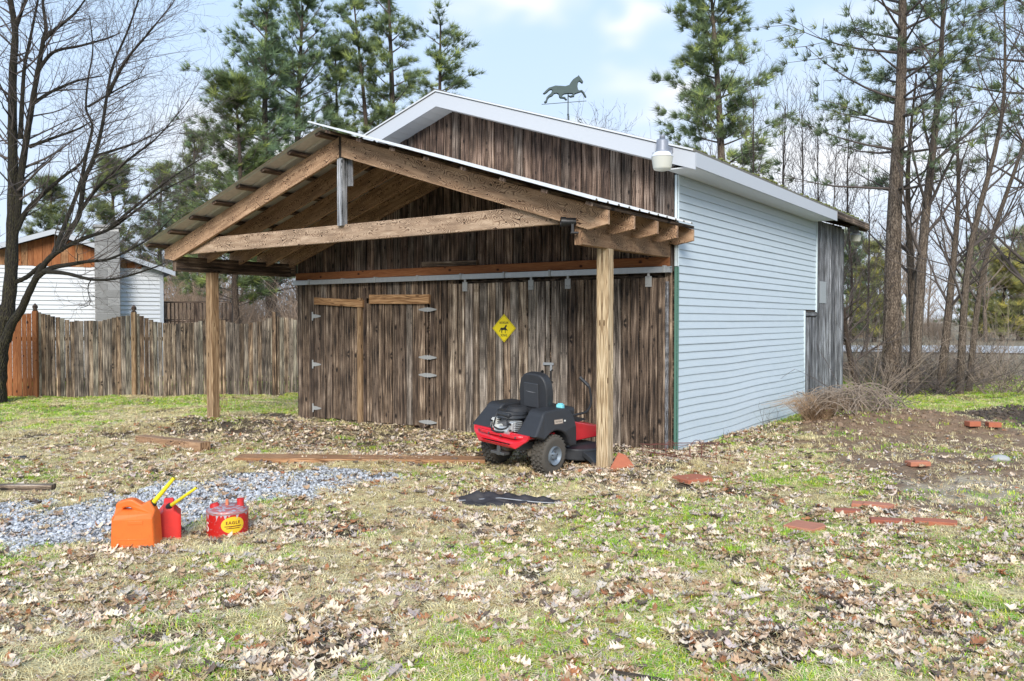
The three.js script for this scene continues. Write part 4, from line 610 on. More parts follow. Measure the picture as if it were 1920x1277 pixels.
// ---------------------------------------------------------------- lawn mower (local: x right, z backwards; origin on the ground under the rear axle)
const onGround = (x, z, dy = 0) => V(x, height(x, z) + dy, z);
{
  const r = rng(131), w = thing('lawn_mower', 'red and black riding lawn mower parked before the sliding doors', 'lawn mower', onGround(0.105, -9.235, .02), -.70); w.rotation.order = 'YXZ'; w.rotation.z = -.085; w.scale.set(.84, 1, 1);
  const black = std([.035, .037, .042], .55, { map: speck }), grip = std([.02, .02, .022], .7), red = new THREE.MeshPhysicalMaterial({ color: rgb(.62, .018, .03), roughness: .32, clearcoat: .5, clearcoatRoughness: .2 }), rubber = std([.085, .075, .062], .95), rimM = std([.22, .26, .30], .45, { metalness: .4 }), alu = std([.55, .56, .55], .45, { metalness: .5 }), pale = std([.60, .60, .56], .55), steel = std([.12, .12, .12], .5, { metalness: .5 });
  const dusty = std([.24, .21, .17], .95);
  // wheels
  const wheel = (x, z, R, B, name, rr) => {
    const pf = [[rr, -B * .42], [R * .80, -B * .5], [R * .95, -B * .46], [R, -B * .34], [R * 1.01, 0], [R, B * .34], [R * .95, B * .46], [R * .80, B * .5], [rr, B * .42]].map(a => new THREE.Vector2(a[0], a[1]));
    const gs = [new THREE.LatheGeometry(pf, 36)], n = 26;
    if (R > .2) for (let k = 0; k < n; k++) for (let q = -2; q <= 2; q++) { const b = rbox(.030, .030, .016, .005, 1); b.rotateY(q % 2 ? .5 : -.5); const a = (k + (q % 2 ? .5 : 0)) / n * 6.283; b.rotateX(0); b.translate(0, q * .036, R * 1.012); b.rotateY(a); gs.push(b); }
    const t = part(w, name, join(gs).rotateZ(Math.PI / 2).translate(x, R, z), rubber), s = Math.sign(x);
    const rp = [[.0, .03], [.035, .035], [.04, .01], [rr * .6, -.005], [rr * .75, .02], [rr * .93, .035], [rr * .98, .05], [rr * 1.03, .045], [rr * 1.03, -.04]].map(a => new THREE.Vector2(a[0], a[1]));
    part(t, 'rim', new THREE.LatheGeometry(rp, 28).rotateZ(s > 0 ? -Math.PI / 2 : Math.PI / 2).translate(x + s * B * .34, R, z), rimM);
    const hub = []; for (let k = 0; k < 5; k++) hub.push(new THREE.CylinderGeometry(.007, .007, .02, 6).rotateZ(Math.PI / 2).translate(x + s * (B * .34 + .03), R + Math.cos(k * 1.2566) * rr * .42, z + Math.sin(k * 1.2566) * rr * .42)); part(t, 'lug_nut', join(hub), steel);
    return t;
  };
  wheel(.42, 0, .207, .21, 'rear_wheel', .098); wheel(-.42, 0, .207, .21, 'rear_wheel', .098); wheel(.33, -1.12, .13, .11, 'front_wheel', .06); wheel(-.33, -1.12, .13, .11, 'front_wheel', .06);
  for (const s of [-1, 1]) part(w, 'caster_fork', join([rbox(.03, .2, .05, .006).translate(s * .33 - .075, .2, -1.11), rbox(.03, .2, .05, .006).translate(s * .33 + .075, .2, -1.11), rbox(.18, .03, .06, .006).translate(s * .33, .3, -1.1), new THREE.CylinderGeometry(.022, .022, .14, 10).translate(s * .33, .37, -1.09)]), black);
  part(w, 'axle', join([new THREE.CylinderGeometry(.03, .03, .74, 12).rotateZ(Math.PI / 2).translate(0, .225, 0), rbox(.13, .15, .16, .03).translate(.22, .23, .02), rbox(.13, .15, .16, .03).translate(-.22, .23, .02)]), dusty);
  // moulded fenders over the rear wheels
  const fender = s => {
    const f = new THREE.Shape(); f.moveTo(.335, .45); f.lineTo(.31, .445); f.lineTo(.215, .415); f.absarc(0, .21, .285, .80, 2.70, false); f.lineTo(-.285, .30); f.lineTo(-.36, .295); f.lineTo(-.345, .48); f.quadraticCurveTo(-.33, .655, -.20, .665); f.lineTo(.12, .665); f.quadraticCurveTo(.165, .66, .185, .615); f.lineTo(.305, .475); f.closePath();
    const g = new THREE.ExtrudeGeometry(f, { depth: .25, bevelEnabled: true, bevelSize: .022, bevelThickness: .03, bevelSegments: 4, curveSegments: 20 });
    const p = g.attributes.position; for (let i = 0; i < p.count; i++) { const y = p.getY(i), z = p.getZ(i); if (z > .12 && y > .45) p.setZ(i, z - (y - .45) * .32 * ((z - .12) / .16)); } g.computeVertexNormals();
    g.rotateY(-Math.PI / 2); if (s < 0) { g.translate(-.25, 0, 0); } else { g.scale(-1, 1, 1); const ix = g.attributes.position, n = ix.count / 3; for (let i = 0; i < n; i++) for (const at_ of [g.attributes.position, g.attributes.normal]) { const a = [at_.getX(i * 3 + 1), at_.getY(i * 3 + 1), at_.getZ(i * 3 + 1)], b = [at_.getX(i * 3 + 2), at_.getY(i * 3 + 2), at_.getZ(i * 3 + 2)]; at_.setXYZ(i * 3 + 1, ...b); at_.setXYZ(i * 3 + 2, ...a); } g.translate(.25, 0, 0); }
    return g;
  };
  const fr = part(w, 'fender', fender(1), black); part(w, 'fender', fender(-1), black);
  { const c = document.createElement('canvas'); c.width = 256; c.height = 64; const x = c.getContext('2d'); x.fillStyle = '#b9aa9a'; x.fillRect(0, 0, 256, 64); x.strokeStyle = '#5a4a44'; x.lineWidth = 5; x.strokeRect(4, 4, 248, 56); x.fillStyle = '#2c2524'; x.font = 'bold 34px sans-serif'; x.textAlign = 'center'; x.fillText('CRAFTSMAN', 128, 44, 230); const t = new THREE.CanvasTexture(c); t.colorSpace = THREE.SRGBColorSpace;
    const bd = part(fr, 'badge', new THREE.PlaneGeometry(.15, .05).rotateY(Math.PI / 2).rotateZ(.27).translate(.500, .565, -.05), new THREE.MeshStandardMaterial({ map: t, roughness: .5 })); part(fr, 'sticker', rbox(.004, .018, .03, .001).rotateZ(.27).translate(.500, .565, -.16), pale); }
  // seat
  const sb = new THREE.Shape(); sb.moveTo(-.20, 0); sb.lineTo(.20, 0); sb.lineTo(.215, .22); sb.quadraticCurveTo(.21, .40, .10, .425); sb.quadraticCurveTo(0, .435, -.10, .425); sb.quadraticCurveTo(-.21, .40, -.215, .22); sb.closePath();
  const seat = part(w, 'seat', new THREE.ExtrudeGeometry(sb, { depth: .07, bevelEnabled: true, bevelSize: .02, bevelThickness: .025, bevelSegments: 4, curveSegments: 10 }).rotateX(.14).translate(.05, .60, -.18), black);
  part(seat, 'back_panel', join([rbox(.24, .27, .02, .008).translate(-.02, .83, -.005)]).translate(0, 0, 0).applyMatrix4(new THREE.Matrix4().makeTranslation(.05, .60, -.18).multiply(new THREE.Matrix4().makeRotationX(.14)).multiply(new THREE.Matrix4().makeTranslation(0, -.62, .105))), std([.05, .053, .06], .6, { map: speck }));
  part(seat, 'piping', new THREE.TubeGeometry(new THREE.CatmullRomCurve3([V(-.11, .835, .022), V(-.02, .828, .024), V(.07, .832, .022)]), 10, .004, 5).translate(.05, 0, -.062), std([.22, .22, .23], .6));
  part(seat, 'cushion', rbox(.44, .13, .44, .05, 4).rotateX(-.08).translate(.05, .60, -.41), black);
  part(w, 'seat_base', rbox(.40, .20, .46, .03).translate(.04, .45, -.30), black);
  // engine
  const eng = part(w, 'engine', join([rbox(.24, .10, .22, .02).translate(0, .48, .24), new THREE.CylinderGeometry(.12, .13, .08, 24).translate(0, .55, .22)]), std([.10, .10, .105], .6));
  part(eng, 'blower_housing', join([new THREE.CylinderGeometry(.165, .185, .035, 28).translate(0, .60, .22), new THREE.CylinderGeometry(.175, .18, .03, 28).translate(0, .632, .22), rbox(.20, .045, .12, .02).translate(.02, .615, .34)]), black);
  part(eng, 'air_intake', join([new THREE.CylinderGeometry(.125, .14, .03, 28).translate(.03, .66, .17), new THREE.CylinderGeometry(.105, .12, .014, 28).translate(.03, .682, .17)]), grip);
  const fins = (s, m) => { const a = []; for (let k = 0; k < 6; k++) a.push(rbox(.10, .010, .11, .003, 1).translate(s * .145, .455 + k * .019, .30)); a.push(rbox(.06, .10, .06, .012).translate(s * .15, .50, .36)); part(eng, 'cylinder_head', join(a), m); };
  fins(1, alu); fins(-1, pale);
  part(eng, 'spark_plug', join([new THREE.CylinderGeometry(.012, .012, .06, 10).rotateX(1.2).translate(-.15, .53, .40), new THREE.CylinderGeometry(.012, .012, .06, 10).rotateX(1.2).translate(.15, .53, .40)]), grip);
  part(eng, 'oil_filter', new THREE.CylinderGeometry(.036, .036, .08, 16).rotateX(Math.PI / 2).translate(-.03, .475, .40), pale);
  part(eng, 'muffler', new THREE.CylinderGeometry(.045, .045, .20, 18).rotateZ(Math.PI / 2).translate(.06, .455, .40), alu);
  for (const q of [[V(.08, .56, .38), V(.14, .50, .43), V(.04, .47, .45), V(-.08, .49, .43), V(-.13, .56, .36)], [V(-.16, .52, .38), V(-.10, .45, .44), V(.05, .44, .46), V(.18, .47, .40)]]) part(eng, 'hose', new THREE.TubeGeometry(new THREE.CatmullRomCurve3(q), 24, .009, 6), grip);
  // red rear frame with a slot in the bumper
  const pl = new THREE.Shape(); pl.moveTo(-.40, -.10); pl.lineTo(.40, -.10); pl.lineTo(.41, .33); pl.quadraticCurveTo(.38, .43, .24, .45); pl.lineTo(-.24, .45); pl.quadraticCurveTo(-.38, .43, -.41, .33); pl.closePath();
  part(w, 'rear_deck', new THREE.ExtrudeGeometry(pl, { depth: .02, bevelEnabled: true, bevelSize: .006, bevelThickness: .006, bevelSegments: 2 }).rotateX(Math.PI / 2).translate(0, .425, 0), red);
  const bp = new THREE.Shape(); bp.moveTo(-.44, .42); bp.lineTo(.44, .42); bp.quadraticCurveTo(.45, .36, .40, .33); bp.lineTo(.30, .24); bp.lineTo(-.30, .24); bp.lineTo(-.40, .33); bp.quadraticCurveTo(-.45, .36, -.44, .42); const sl = new THREE.Path(); sl.moveTo(-.24, .295); sl.lineTo(.24, .295); sl.lineTo(.21, .268); sl.lineTo(-.21, .268); sl.closePath(); bp.holes.push(sl);
  const bg = new THREE.ExtrudeGeometry(bp, { depth: .022, bevelEnabled: true, bevelSize: .006, bevelThickness: .006, bevelSegments: 2, curveSegments: 8, steps: 1 }); { const p = bg.attributes.position; for (let i = 0; i < p.count; i++) { const x = p.getX(i); p.setZ(i, p.getZ(i) - x * x * .42); } bg.computeVertexNormals(); }
  part(w, 'rear_bumper', bg.translate(0, -.24, 0).scale(1, .78, 1).translate(0, .30, .455), red);
  const bl = []; for (const x of [-.3, -.1, .1, .3]) bl.push(new THREE.CylinderGeometry(.010, .010, .012, 8).rotateX(Math.PI / 2).translate(x, .415, .49 - x * x * .42)); part(w, 'bolt', join(bl), steel);
  part(w, 'hitch', join([rbox(.05, .12, .03, .005).translate(.02, .25, .42), rbox(.22, .03, .10, .005).translate(0, .21, .38)]), steel);
  part(w, 'frame_rail', join([rbox(.06, .08, 1.55, .008).translate(.24, .30, -.42), rbox(.06, .08, 1.55, .008).translate(-.24, .30, -.42)]), steel);
  // footrest and front
  const fp = new THREE.Shape(); fp.moveTo(-.34, .27); fp.lineTo(-.34, .50); fp.quadraticCurveTo(-.40, .53, -.52, .49); fp.lineTo(-.98, .40); fp.quadraticCurveTo(-1.16, .40, -1.18, .33); fp.lineTo(-1.14, .29); fp.lineTo(-.60, .28); fp.closePath();
  const fg = new THREE.ExtrudeGeometry(fp, { depth: .60, bevelEnabled: true, bevelSize: .012, bevelThickness: .012, bevelSegments: 2 }).rotateY(-Math.PI / 2).translate(.30, 0, 0); const foot_ = part(w, 'footrest', fg, red);
  part(foot_, 'foot_pad', rbox(.40, .012, .34, .005).rotateX(.12).translate(0, .455, -.75), grip); part(foot_, 'lever_slot', rbox(.012, .035, .08, .003).rotateX(.2).translate(.315, .45, -.46), grip);
  // steering levers
  for (const s of [-1, 1]) { const lv = part(w, 'steering_lever', new THREE.TubeGeometry(new THREE.CatmullRomCurve3([V(s * .38, .58, -.30), V(s * .44, .60, -.44), V(s * .47, .63, -.60), V(s * .47, .70, -.66), V(s * .46, .80, -.66), V(s * .43, .90, -.645), V(s * .32, .985, -.60)]), 40, .014, 8), grip); part(lv, 'grip', new THREE.TubeGeometry(new THREE.CatmullRomCurve3([V(s * .43, .90, -.645), V(s * .38, .94, -.625), V(s * .315, .99, -.598)]), 12, .020, 8), black); }
  // cutting deck and chute
  const dk = new THREE.Shape(); dk.absellipse(-.25, 0, .33, .30, 0, 6.283); const dk2 = new THREE.Shape(); dk2.absellipse(.25, 0, .33, .30, 0, 6.283);
  const deck = part(w, 'mower_deck', join([dk, dk2].map((s, k) => new THREE.ExtrudeGeometry(s, { depth: .10, bevelEnabled: true, bevelSize: .015, bevelThickness: .015, bevelSegments: 2, curveSegments: 24 }).rotateX(Math.PI / 2).translate(0, .20 + k * .004, -.68))), black);
  const cs = new THREE.Shape(); cs.moveTo(.40, .20); cs.quadraticCurveTo(.60, .21, .76, .07); cs.lineTo(.74, .05); cs.quadraticCurveTo(.58, .16, .40, .16); cs.closePath();
  const ch = part(deck, 'discharge_chute', new THREE.ExtrudeGeometry(cs, { depth: .36, bevelEnabled: true, bevelSize: .008, bevelThickness: .008, bevelSegments: 2 }).translate(0, 0, -.86), black); part(ch, 'warning_label', rbox(.075, .003, .06, .001).rotateZ(-.42).translate(.615, .168, -.66), std([.85, .72, .03], .5));
  part(w, 'deck_link', join([new THREE.CylinderGeometry(.012, .012, .5, 6).rotateX(1.3).translate(.30, .24, -.40), new THREE.CylinderGeometry(.02, .02, .06, 8).translate(.33, .27, -.45)]), steel);
  solo('plastic_box', 'small pale cyan plastic box on the mower fender', 'box', join([rbox(.075, .05, .06, .008), rbox(.05, .012, .04, .004).translate(0, .031, 0)]), std([.22, .66, .74], .5), (w.updateMatrixWorld(), w.localToWorld(V(.36, .695, -.22))), -.5);
}
// ---------------------------------------------------------------- fuel cans
const scuffed = c => { const h = dataTex(256, 256, (x, y) => { const k = fbm(x * 6, y * 6, 4), d = N2(x * 70, y * 14); let v = .90 + .10 * k; if (d > .72) v -= .12; const w = sstep(.25, .5, fbm(x * 3 + 9, y * 3, 3)) * .10; return [v, v * (1 + w * .4), v * (1 + w)]; }, false); return h; };
function plasticCan(pos, turn, label, color, sp) {
  const t = thing('fuel_can', label, 'fuel can', pos, turn, 'plastic fuel cans'), m = new THREE.MeshPhysicalMaterial({ color, roughness: .5, map: scuffed(), clearcoat: .08 });
  const s = new THREE.Shape(); s.moveTo(-.135, .0); s.lineTo(.135, .0); s.lineTo(.122, .225); s.quadraticCurveTo(.120, .262, .118, .275); s.lineTo(.092, .322); s.lineTo(.045, .298); s.lineTo(.0, .325); s.quadraticCurveTo(-.02, .342, -.05, .338); s.lineTo(-.10, .325); s.quadraticCurveTo(-.118, .318, -.115, .29); s.lineTo(-.118, .25); s.quadraticCurveTo(-.128, .24, -.128, .22); s.closePath();
  const h = new THREE.Path(); h.moveTo(-.092, .268); h.lineTo(-.092, .298); h.quadraticCurveTo(-.06, .318, -.025, .308); h.lineTo(.012, .275); h.quadraticCurveTo(-.02, .262, -.05, .264); h.closePath(); s.holes.push(h);
  const g = new THREE.ExtrudeGeometry(s, { depth: .13, bevelEnabled: true, bevelSize: .014, bevelThickness: .030, bevelSegments: 5, curveSegments: 8 }).translate(0, .014, -.065);
  const p = g.attributes.position; for (let i = 0; i < p.count; i++) { const y = p.getY(i), z = p.getZ(i), k = sstep(.24, .30, y); p.setZ(i, z * mix(1, .42, k)); } g.computeVertexNormals();
  const b = part(t, 'body', g, m);
  part(b, 'label_panel', rbox(.10, .026, .008, .003).translate(.02, .215, .094), m); part(b, 'rib', join([rbox(.20, .008, .006, .002).translate(0, .10, .094), rbox(.20, .008, .006, .002).translate(0, .06, .094)]), m);
  const n = V(.100, .318, 0), d = V(sp[0], sp[1], sp[2]).normalize(), c = new THREE.CylinderGeometry(.026, .03, .05, 16); const q = new THREE.Quaternion().setFromUnitVectors(V(0, 1, 0), d); c.applyQuaternion(q).translate(n.x, n.y, n.z);
  const col = part(t, 'collar', c, std([.015, .015, .017], .5));
  const L = sp[3], pts = [0, .33, .66, 1].map(f => n.clone().addScaledVector(d, L * f).add(V(0, sp[4] * f * f, 0))), P = smooth(pts, 26);
  const mb = new MB(); mb.tube(P, P.map((_, i) => (.016 - .005 * i / 26) + (sp[5] && i % 2 ? .0025 : 0)), 12, true); part(t, 'spout', mb.geo(), std([.80, .66, .02], .45));
  return t;
}
plasticCan(onGround(-2.60, -5.86, -.015), .10, 'orange plastic fuel can with yellow spout, nearest of the three cans', rgb(.86, .17, .02), [.62, .74, .05, .245, .0, 1]);
plasticCan(onGround(-2.49, -6.14, -.01), -1.2, 'red plastic fuel can half hidden behind the orange one', rgb(.75, .03, .02), [.33, .55, -.73, .29, .0, 0]).scale.setScalar(.86);
{
  const t = thing('metal_fuel_can', 'round red metal fuel can with worn paint and bare galvanized top', 'fuel can', onGround(-2.13, -6.33, -.01), .0);
  const c = document.createElement('canvas'); c.width = 1024; c.height = 256; const x = c.getContext('2d'), r = rng(141); x.fillStyle = '#c01f1a'; x.fillRect(0, 0, 1024, 256);
  x.fillStyle = '#e9c22a'; x.beginPath(); x.ellipse(640, 105, 95, 74, 0, 0, 6.283); x.fill(); x.fillStyle = '#6b2416'; x.font = 'bold 40px sans-serif'; x.textAlign = 'center'; x.fillText('EAGLE', 640, 98); x.fillRect(572, 112, 136, 8); x.fillRect(585, 130, 110, 7); x.fillStyle = '#e0a52a'; for (let k = 0; k < 4; k++) x.fillRect(600 + k * 5, 188 + k * 13, 80 - k * 10, 6);
  x.fillStyle = '#e8ddd2'; x.font = 'bold 120px sans-serif'; x.fillText('GAS', 315, 170);
  for (let k = 0; k < 420; k++) { const px = r() * 1024, py = 256 * Math.pow(r(), .8), l = 3 + r() * 20; x.fillStyle = r() < .6 ? 'rgba(190,182,182,.75)' : 'rgba(120,40,34,.6)'; x.fillRect(px, py, 1 + r() * 2.5, l * .5); if (r() < .25) x.fillRect(px, py, l, 1 + r() * 2); }
  for (let k = 0; k < 90; k++) { const px = r() * 1024; x.fillStyle = 'rgba(186,184,188,.9)'; x.beginPath(); x.moveTo(px, 0); x.lineTo(px + 20 + r() * 20, 0); x.lineTo(px + 12, 10 + r() * r() * 70); x.closePath(); x.fill(); }
  const tx = new THREE.CanvasTexture(c); tx.colorSpace = THREE.SRGBColorSpace;
  const R = .150, sd = new THREE.LatheGeometry([[R * .97, 0], [R, .008], [R, .205], [R * .985, .212]].map(a => new THREE.Vector2(...a)), 40); { const p = sd.attributes.position, uv = sd.attributes.uv; for (let i = 0; i < p.count; i++) uv.setY(i, p.getY(i) / .212); } sd.rotateY(2.95);
  part(t, 'body', sd, new THREE.MeshStandardMaterial({ map: tx, roughness: .5, metalness: .1 }));
  const tt = dataTex(256, 256, (u, v) => { const k = fbm(u * 9, v * 9, 4), m = k > .05 ? 1 : 0; return m ? [.70, .69, .70] : [.74, .42, .40]; }, true);
  part(t, 'top', new THREE.LatheGeometry([[R * 1.005, .198], [R * 1.02, .21], [R * 1.0, .222], [R * .93, .226], [R * .6, .248], [0, .256]].map(a => new THREE.Vector2(...a)), 40), new THREE.MeshStandardMaterial({ map: tt, roughness: .45, metalness: .4 }));
  const capM = std([.55, .03, .03], .45); part(t, 'cap', join([new THREE.CylinderGeometry(.034, .036, .024, 18).rotateZ(.25).translate(-.085, .248, .03), new THREE.CylinderGeometry(.028, .028, .012, 18).rotateZ(.25).translate(-.087, .262, .03)]), capM); part(t, 'cap', join([new THREE.CylinderGeometry(.024, .026, .05, 16).translate(.092, .262, -.02), new THREE.CylinderGeometry(.027, .027, .016, 16).translate(.092, .285, -.02)]), capM); part(t, 'vent', new THREE.CylinderGeometry(.011, .013, .05, 12).translate(.005, .27, .02), std([.62, .20, .10], .5));
  part(t, 'bail', new THREE.TubeGeometry(new THREE.CatmullRomCurve3([V(-.148, .2, 0), V(-.10, .245, -.08), V(0, .262, -.10), V(.10, .245, -.08), V(.148, .2, 0)]), 24, .004, 5), steelWire());
}
function steelWire() { return std([.35, .35, .35], .5, { metalness: .5 }); }
// ---------------------------------------------------------------- timber on the ground
{ const a = onGround(-4.80, -10.95, .06), b = onGround(-3.72, -10.28, .06); solo('timber_block', 'short thick square timber lying left of the canopy', 'timber', timber(a, b, .15, .145, 61, .008), M.lumberDark); }
{ const a = onGround(-3.08, -9.52, .035), b = onGround(-.30, -9.52, .025); b.y = Math.max(b.y, height(-.3, -9.5) + .025); solo('long_plank', 'long reddish plank lying flat between gravel and barn doors', 'plank', timber(a, b, .30, .06, 62), M.lumber); }
{ const a = onGround(-4.75, -7.78, .04), b = onGround(-4.24, -7.83, .04); solo('timber_offcut', 'short grey timber offcut at the left edge of the gravel', 'timber', timber(a, b, .10, .10, 63), M.lumberGrey); }
{ const mb = new MB(), P = smooth([onGround(-6.4, -9.2, .03), onGround(-5.9, -9.35, .03), onGround(-5.45, -9.5, .03)], 40); mb.tube(P, P.map((_, i) => i % 2 ? .034 : .028), 10, true); solo('drain_pipe', 'black corrugated pipe end at the left edge', 'pipe', mb.geo(), std([.02, .02, .022], .55)); }
{ const r = rng(151), list = []; for (const [px, py, l, a, rr] of [[1120, 1268, .5, .35, .013], [375, 1010 + 215, .18, -.15, .008], [1500, 850, .6, .2, .008], [1700, 960, .4, .9, .007], [640, 790, .5, .1, .006], [720, 800, .6, -.2, .006], [700, 770, .5, .9, .005], [560, 795, .45, .3, .006]]) { const p = gnd(px, py), e = V(p.x + Math.cos(a) * l, 0, p.z + Math.sin(a) * l), m = p.clone().lerp(e, .5).add(V((r() - .5) * .05, 0, (r() - .5) * .05)); const mb = new MB(); mb.tube([p, m, e].map(q => onGround(q.x, q.z, .022 + rr)), [rr, rr * .9, rr * .5], 6, true); list.push([px, py, mb]); }
  const lab = ['pale fallen stick at the bottom edge', 'short pale twig in the left foreground grass', 'twig on the bare ground beside the blue flank', 'curved twig on the bare dirt at the right', 'twig in the litter before the hinged doors', 'long thin twig before the wider hinged door', 'slanting twig near the hinged doors', 'thin twig left of the hinged doors']; list.forEach(([, , mb], k) => solo('fallen_stick', lab[k], 'stick', mb.geo(), k === 0 ? BK.grey : BK.twigTan, null, 0, 'fallen sticks')); }
// ---------------------------------------------------------------- bricks and slabs
{
  const bm = [[.50, .16, .085], [.42, .13, .075], [.56, .22, .13]].map(c => std(c, .95, { map: speck, bumpMap: speck, bumpScale: .004 }));
  const shapeSlab = (pts, t) => { const s = new THREE.Shape(pts.map(p => new THREE.Vector2(...p))); return new THREE.ExtrudeGeometry(s, { depth: t, bevelEnabled: true, bevelSize: .005, bevelThickness: .005, bevelSegments: 1 }).rotateX(-Math.PI / 2); };
  const G = 'red bricks and slabs lying in the yard';
  const lay = (px, py, w, d, a, label, m, t = .032, rx = 0, rz = 0) => { const p = gnd(px, py), g = shapeSlab([[-w / 2, -d / 2], [w / 2 - w * .08, -d / 2], [w / 2, d * .3], [w * .3, d / 2], [-w / 2, d / 2 - d * .08]], t); const o = solo('red_slab', label, 'brick', g, bm[m], onGround(p.x, p.z, .03), a, G); o.rotation.order = 'YXZ'; o.rotation.x = rx; o.rotation.z = rz; return o; };
  lay(1298, 906, .32, .26, .5, 'red slab lying before the barn corner', 0); lay(1512, 998, .24, .24, -.75, 'flat red slab alone in the right foreground grass', 2);
  lay(1590, 968, .20, .10, -.2, 'thin red brick, leftmost of the broken row at the right', 1); lay(1622, 957, .20, .14, -.4, 'pinkish brick behind the broken row at the right', 2); lay(1648, 962, .22, .12, -.5, 'pink brick second in the back of the broken row', 2); lay(1672, 990, .30, .10, -.25, 'long dark red brick in the middle of the broken row', 1); lay(1755, 994, .30, .13, -.3, 'orange brick at the right end of the broken row', 0);
  lay(1824, 818, .17, .12, .1, 'red brick left of the pair by the soil heap', 0, .06); lay(1863, 818, .17, .12, -.1, 'red brick right of the pair by the soil heap', 0, .06); lay(1722, 876, .24, .12, .1, 'pale red brick on the bare ground at the right', 2, .04);
  { const p = gnd(1165, 888), s = new THREE.Shape(); s.moveTo(-.16, 0); s.lineTo(.17, 0); s.lineTo(.05, .19); s.lineTo(-.02, .22); s.closePath(); const o = solo('red_slab', 'triangular broken red slab leaning beside the right post', 'brick', new THREE.ExtrudeGeometry(s, { depth: .05, bevelEnabled: true, bevelSize: .005, bevelThickness: .005, bevelSegments: 1 }).rotateX(-.5), bm[0], onGround(p.x, p.z + .05, -.03), .1, G); }
  { const p = gnd(1875, 868), g = new THREE.IcosahedronGeometry(.11, 1); g.scale(1, .5, .8); solo('stone', 'pale flat stone on the bare ground at the right', 'stone', g, std([.5, .5, .47], .9, { map: speck }), onGround(p.x, p.z, .01)); }
}
function smoothed(g) { g.deleteAttribute('normal'); g.deleteAttribute('uv'); const m = mergeVertices(g, 1e-4); m.computeVertexNormals(); return m; }
// crumpled dark cloth in the grass
{
  const r = rng(161), nu = 46, nv = 18, mb = new MB(), L = .96; const pt = (u, v) => { const x = (u - .5) * L, w = .15 * Math.pow(Math.sin(Math.PI * Math.pow(u, .75) * .97 + .05), .7) + .008, a = v * 2 - 1; const fold = .55 + .45 * Math.sin(a * 6 + u * 5) * .6 + .25 * N2(u * 5, v * 4); const h = (1 - a * a) * (.085 * Math.sin(Math.PI * Math.pow(u, .55)) + .025) * fold + .006 * N2(u * 12, v * 7); return V(x, Math.max(.004, h + .012), a * w + .05 * Math.sin(u * 5) * u); };
  const P = []; for (let i = 0; i <= nu; i++) { P.push([]); for (let j = 0; j <= nv; j++) P[i].push(pt(i / nu, j / nv)); } for (let i = 0; i < nu; i++) for (let j = 0; j < nv; j++) mb.quad(P[i][j], P[i][j + 1], P[i + 1][j + 1], P[i + 1][j]);
  const t = thing('folded_umbrella', 'crumpled black and brown cloth bundle lying in the grass', 'cloth', onGround(-.0, -7.30, .02), -.12), c = part(t, 'cloth', smoothed(mb.geo()), std([.030, .024, .024], .6));
  const m2 = new MB(); m2.tube([V(-.46, .03, .05), V(-.1, .065, .06), V(.2, .045, .09), V(.5, .02, .02)], .007, 6, true); part(t, 'rib', m2.geo(), std([.25, .25, .26], .4, { metalness: .5 })); const m3 = new MB(); m3.tube([V(-.52, .02, -.02), V(-.3, .06, -.05), V(-.08, .08, -.06)], [.02, .026, .02], 8, true); part(t, 'sleeve', m3.geo(), std([.10, .065, .045], .7));
}
// wire plant cage on its side
{
  const t = thing('wire_cage', 'rusty wire plant cage lying on its side at the barn corner', 'wire cage', V(0, 0, 0)), rust = std([.20, .075, .06], .7, { metalness: .2 }), a = onGround(2.28, -9.15, .16), b = onGround(1.55, -9.85, .12), d = b.clone().sub(a).normalize(), side = V(0, 0, 0).crossVectors(d, V(0, 1, 0)).normalize(), up = V(0, 0, 0).crossVectors(side, d);
  const ring = (f, R) => { const c = a.clone().lerp(b, f), P = []; for (let k = 0; k <= 24; k++) { const q = k / 24 * 6.283; P.push(c.clone().addScaledVector(side, Math.cos(q) * R).addScaledVector(up, Math.sin(q) * R)); } return new MB().tube(P, .0035, 5, false).geo(); };
  for (const [f, R] of [[0, .15], [.33, .125], [.66, .10]]) part(t, 'ring', ring(f, R), rust);
  for (let k = 0; k < 4; k++) { const q = k * 1.571 + .6, o = V(0, 0, 0).addScaledVector(side, Math.cos(q)).addScaledVector(up, Math.sin(q)); part(t, 'wire', new MB().tube([a.clone().addScaledVector(o, .15), a.clone().lerp(b, .66).addScaledVector(o, .10), b.clone().addScaledVector(o, .05)], .0035, 5, false).geo(), rust); }
  const t2 = thing('wire_stake', 'thin rusty wire frame leaning against the barn corner boards', 'wire', V(0, 0, 0)); for (let k = 0; k < 4; k++) { const p = at(1200 + k * 4, 832 + k * 8, 10.0 - k * .12), e = at(1330, 838 + k * 10, 9.6 - k * .1); part(t2, 'wire', new MB().tube([p, e], .003, 5, false).geo(), rust); } for (let k = 0; k < 6; k++) { const x = 1205 + k * 22, p = at(x, 832 + k, 9.95 - k * .05); part(t2, 'wire', new MB().tube([p, onGround(p.x, p.z, -.05)], .003, 5, false).geo(), rust); }
}
